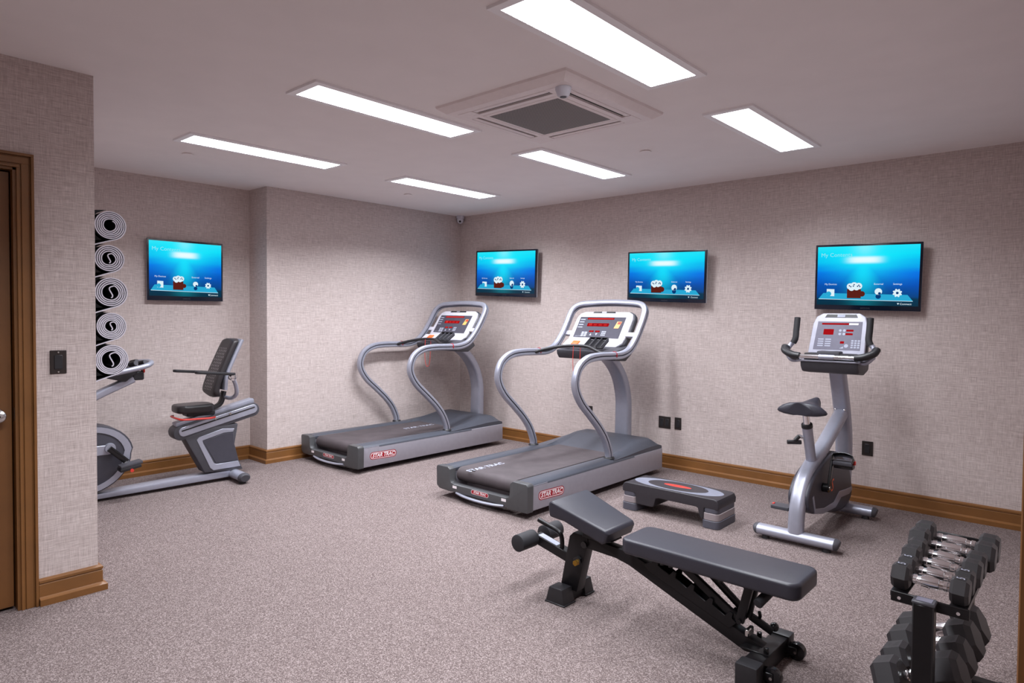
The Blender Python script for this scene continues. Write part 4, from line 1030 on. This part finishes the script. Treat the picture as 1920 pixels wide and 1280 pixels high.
    MB().mat('blkmetal').sweep([(4.69, yc+.035, .172), (4.775, yc+.05, .128)], rrect(.018, .030, .004, 2), side=(0, 1, 0), smooth=0).mat('blkgloss').sphere((4.775, yc+.068, .142), .018).build('lock_lever', t)
    MB().mat('foam').cyl((4.770, yc-.100, .288), (4.792, yc-.010, .324), .019, seg=18, bev=.004).build('pull_grip', t)
    MB().mat('blkmetal').cyl((4.792, yc-.012, .323), (4.80, yc+.02, .336), .008).build('grip_rod', t)
    for x in (4.36, 4.40, 4.62): MB().mat('blk').cyl((x, yc-.10, .334), (x, yc-.10, .345), .010, seg=12).build('pad_bolt', t)
    return t
build_bench()

# ------------------------------------------------------------------ dumbbells and their rack
def build_rack():
    t = thing('dumbbell_rack', 'black two-tier dumbbell rack at the right edge by the doorway', 'rack', (5.375, -2.86, 0))
    XP = 5.372
    for y in (-3.266, -2.474):
        MB().mat('blkmetal').box(XP-.027, XP+.027, y-.022, y+.022, .04, .576 if y < -3 else .545, .004, 1).build('post', t)
        dz = 0 if y < -3 else -.031
        MB().mat('grey').box(XP-.029, XP+.029, y-.024, y+.024, .574+dz, .584+dz, .003, 1).mat('panelgrey').box(XP-.020, XP+.020, y-.015, y+.015, .5835+dz, .5850+dz).build('post_cap', t, label='grey post cap')
        MB().mat('blkmetal').box(XP-.19, XP+.15, y-.025, y+.025, .012, .045, .005, 1).build('floor_bar', t)
        for x in (XP-.17, XP+.13): MB().mat('blk').box(x-.025, x+.025, y-.029, y+.029, 0, .048, .004, 1).build('rubber_foot', t)
    for x, zt in ((5.300, .577), (5.448, .573)):
        MB().mat('blkmetal').box(x-.022, x+.022, -3.236, -2.50, zt-.004, zt, .001, 1).box(x-.022 if x < 5.37 else x+.018, x-.018 if x < 5.37 else x+.022, -3.236, -2.50, zt-.016, zt-.002, .001, 1).build('tray_rail', t)
    for y in (-3.240, -2.500):
        T = Matrix.Translation((5.379, y, .566)) @ Matrix.Rotation(R(.8), 4, 'Y')
        MB().mat('blkmetal').box(-.098, .098, -.004, .004, -.018, .013, .002, 1, T=T).build('end_plate', t)
        for x in (-.075, .072): MB().mat('chrome').cyl((x, -.009, -.003), (x, -.003, -.003), .005, seg=10, T=T).build('plate_bolt', t)
    # lower tray leans: left side low, right side high
    for s, r in ((-1, .058), (1, .058)):
        T = Matrix.Translation((5.338, 0, .300)) @ Matrix.Rotation(R(-24), 4, 'Y')
        MB().mat('blkmetal').box(s*.080-.022, s*.080+.022, -3.185, -2.66, -r-.012, -r-.008, .001, 1, T=T).build('lower_rail', t)
    for y in (-3.190, -2.68):
        T = Matrix.Translation((5.338, y, .300)) @ Matrix.Rotation(R(-24), 4, 'Y')
        w_ = .115 if y < -3 else .06
        MB().mat('blkmetal').box(-w_, w_, -.005, .005, -.105, -.072, .002, 1, T=T).build('lower_end_plate', t)
build_rack()

def dumbbell(lab, x, y, z, L, hl, r, txt, tilt=0, spin=0, group='hex dumbbells on the rack', hr=.0125):
    """hex dumbbell, handle along x; L overall, hl head length, r flat-to-centre"""
    t = thing('dumbbell', lab, 'dumbbell', (x, y, z), 0, group, world=False)
    t.rotation_euler = (0, -tilt, 0)
    ro = r/math.cos(PI/6)
    for s in (-1, 1):
        a, b_ = s*(L/2-hl), s*L/2
        prof = []
        bm_ = MB().mat('rub')
        rings = [(a, ro*.80), (a+s*hl*.18, ro), (b_-s*hl*.20, ro), (b_, ro*.80)]
        bb = bmesh.new(); RR = []
        for px, rr in rings:
            RR.append([bb.verts.new((px, rr*math.sin(PI/6+PI/3*k+spin), rr*math.cos(PI/6+PI/3*k+spin))) for k in range(6)])
        for A, B in zip(RR, RR[1:]):
            for k in range(6): bb.faces.new((A[k], A[(k+1) % 6], B[(k+1) % 6], B[k]))
        bb.faces.new(RR[0]); bb.faces.new(RR[-1])
        bm_._in(bb, bev=.003, seg=2, angle=12)
        hd = bm_.build('head', t, angle=25)
        up = Vector((0, math.sin(spin), math.cos(spin)))
        back = Vector((0, math.cos(spin), -math.sin(spin)))
        F = lambda e: frame(Vector(((a+b_)/2, 0, 0))+up*(r+.0004+e), (1, 0, 0), back)
        q = MB()
        if txt == '5':
            q.mat('ink').poly(rrect(hl*.52, r*.86, .002), F(0)).mat('rub').poly(rrect(hl*.44, r*.74, .001), F(.0003)).mat('paneltxt').text(txt, r*.85, frame(Vector(((a+b_)/2, 0, 0))+up*(r+.0011), back, (-1, 0, 0)))
        else:
            q.mat('ink').text(txt, r*.78, F(0), bold=.0006)
        q.build('number', hd)
    h = L/2-hl+.004
    pr = [(-h, hr*.85), (-h*.80, hr*.95), (-h*.78, hr*1.12), (-h*.62, hr*1.15), (-h*.60, hr*.92), (-h*.42, hr*1.05), (-h*.40, hr*1.25), (0, hr*1.38), (h*.40, hr*1.25), (h*.42, hr*1.05), (h*.60, hr*.92), (h*.62, hr*1.15), (h*.78, hr*1.12), (h*.80, hr*.95), (h, hr*.85)]
    MB().mat('chrome').lathe(pr, (0, 0, 0), (1, 0, 0), 20).build('handle', t, label='chrome contoured handle')
TOP = [(-3.198, .196, .047, .0355, '5', 'nearest the camera on the top tier, marked 5'), (-3.114, .196, .047, .0355, '5', 'second from the front on the top tier'),
       (-3.026, .212, .050, .0390, '10', 'third from the front on the top tier'), (-2.934, .212, .050, .0390, '10', 'fourth from the front on the top tier'),
       (-2.837, .243, .057, .0430, '12', 'fifth from the front on the top tier'), (-2.736, .243, .057, .0430, '12', 'farthest back on the top tier, toward the right wall')]
for y, L, hl, r, tx, lab in TOP:
    dumbbell('black hex dumbbell with chrome handle, '+lab, 5.374, y, .5790+r, L, hl, r, tx, tilt=-R(2))
LOW = [(-3.125, .250, .080, .0540, '15', 'nearest the camera on the lower tier'), (-2.998, .250, .080, .0540, '15', 'second from the front on the lower tier'),
       (-2.866, .262, .084, .0590, '20', 'third from the front on the lower tier'), (-2.729, .262, .084, .0590, '20', 'fourth from the front on the lower tier')]
for y, L, hl, r, tx, lab in LOW:
    k = r-.050
    dumbbell('black hex dumbbell with chrome handle, '+lab, 5.338-.407*(k-.008), y, .300+.914*(k-.008), L, hl, r, tx, tilt=R(24), hr=.0145)

# ------------------------------------------------------------------ panel lamps (the last one an added, unseen foreground light), camera
def area(name, loc, rot, sx, sy, power, col=(1, 1, 1), spread=140):
    l = bpy.data.lights.new(name, 'AREA'); l.shape = 'RECTANGLE'; l.size = sx; l.size_y = sy; l.energy = power; l.color = col
    l.spread = R(spread)
    o = bpy.data.objects.new(name, l); COL.objects.link(o); o.location = loc; o.rotation_euler = rot
    return o
for (px, py, pz, sx, sy), e in zip(PANELS, (27, 30, 40, 26, 30, 46, 52)): area('panel_lamp', (px, py, pz), (0, 0, 0), sx, sy, e, (.905, .935, 1))
SC.cycles.max_bounces = 16; SC.cycles.diffuse_bounces = 12
w = bpy.data.worlds.new('World'); SC.world = w; w.use_nodes = True
w.node_tree.nodes['Background'].inputs[0].default_value = (.5, .46, .45, 1); w.node_tree.nodes['Background'].inputs[1].default_value = .05

yaw, pitch, roll = .73197, .02805, .00796
fw = Vector((-math.sin(yaw)*math.cos(pitch), math.cos(yaw)*math.cos(pitch), -math.sin(pitch)))
r = Vector((math.cos(yaw), math.sin(yaw), 0)); u = r.cross(fw)
r2 = r*math.cos(roll)+u*math.sin(roll); u2 = -r*math.sin(roll)+u*math.cos(roll)
cam = bpy.data.cameras.new('camera'); co = bpy.data.objects.new('camera', cam); COL.objects.link(co)
co.matrix_world = Matrix(((r2.x, u2.x, -fw.x, 5.73853), (r2.y, u2.y, -fw.y, -5.45989), (r2.z, u2.z, -fw.z, 1.39641), (0, 0, 0, 1)))
cam.sensor_width = 36; cam.sensor_fit = 'HORIZONTAL'; cam.lens = 1236.989/1920*36
cam.shift_y = (623.552-640)/1920
cam.clip_start = .02
SC.camera = co
for o in list(bpy.data.objects):
    if 'org' in o: del o['org']
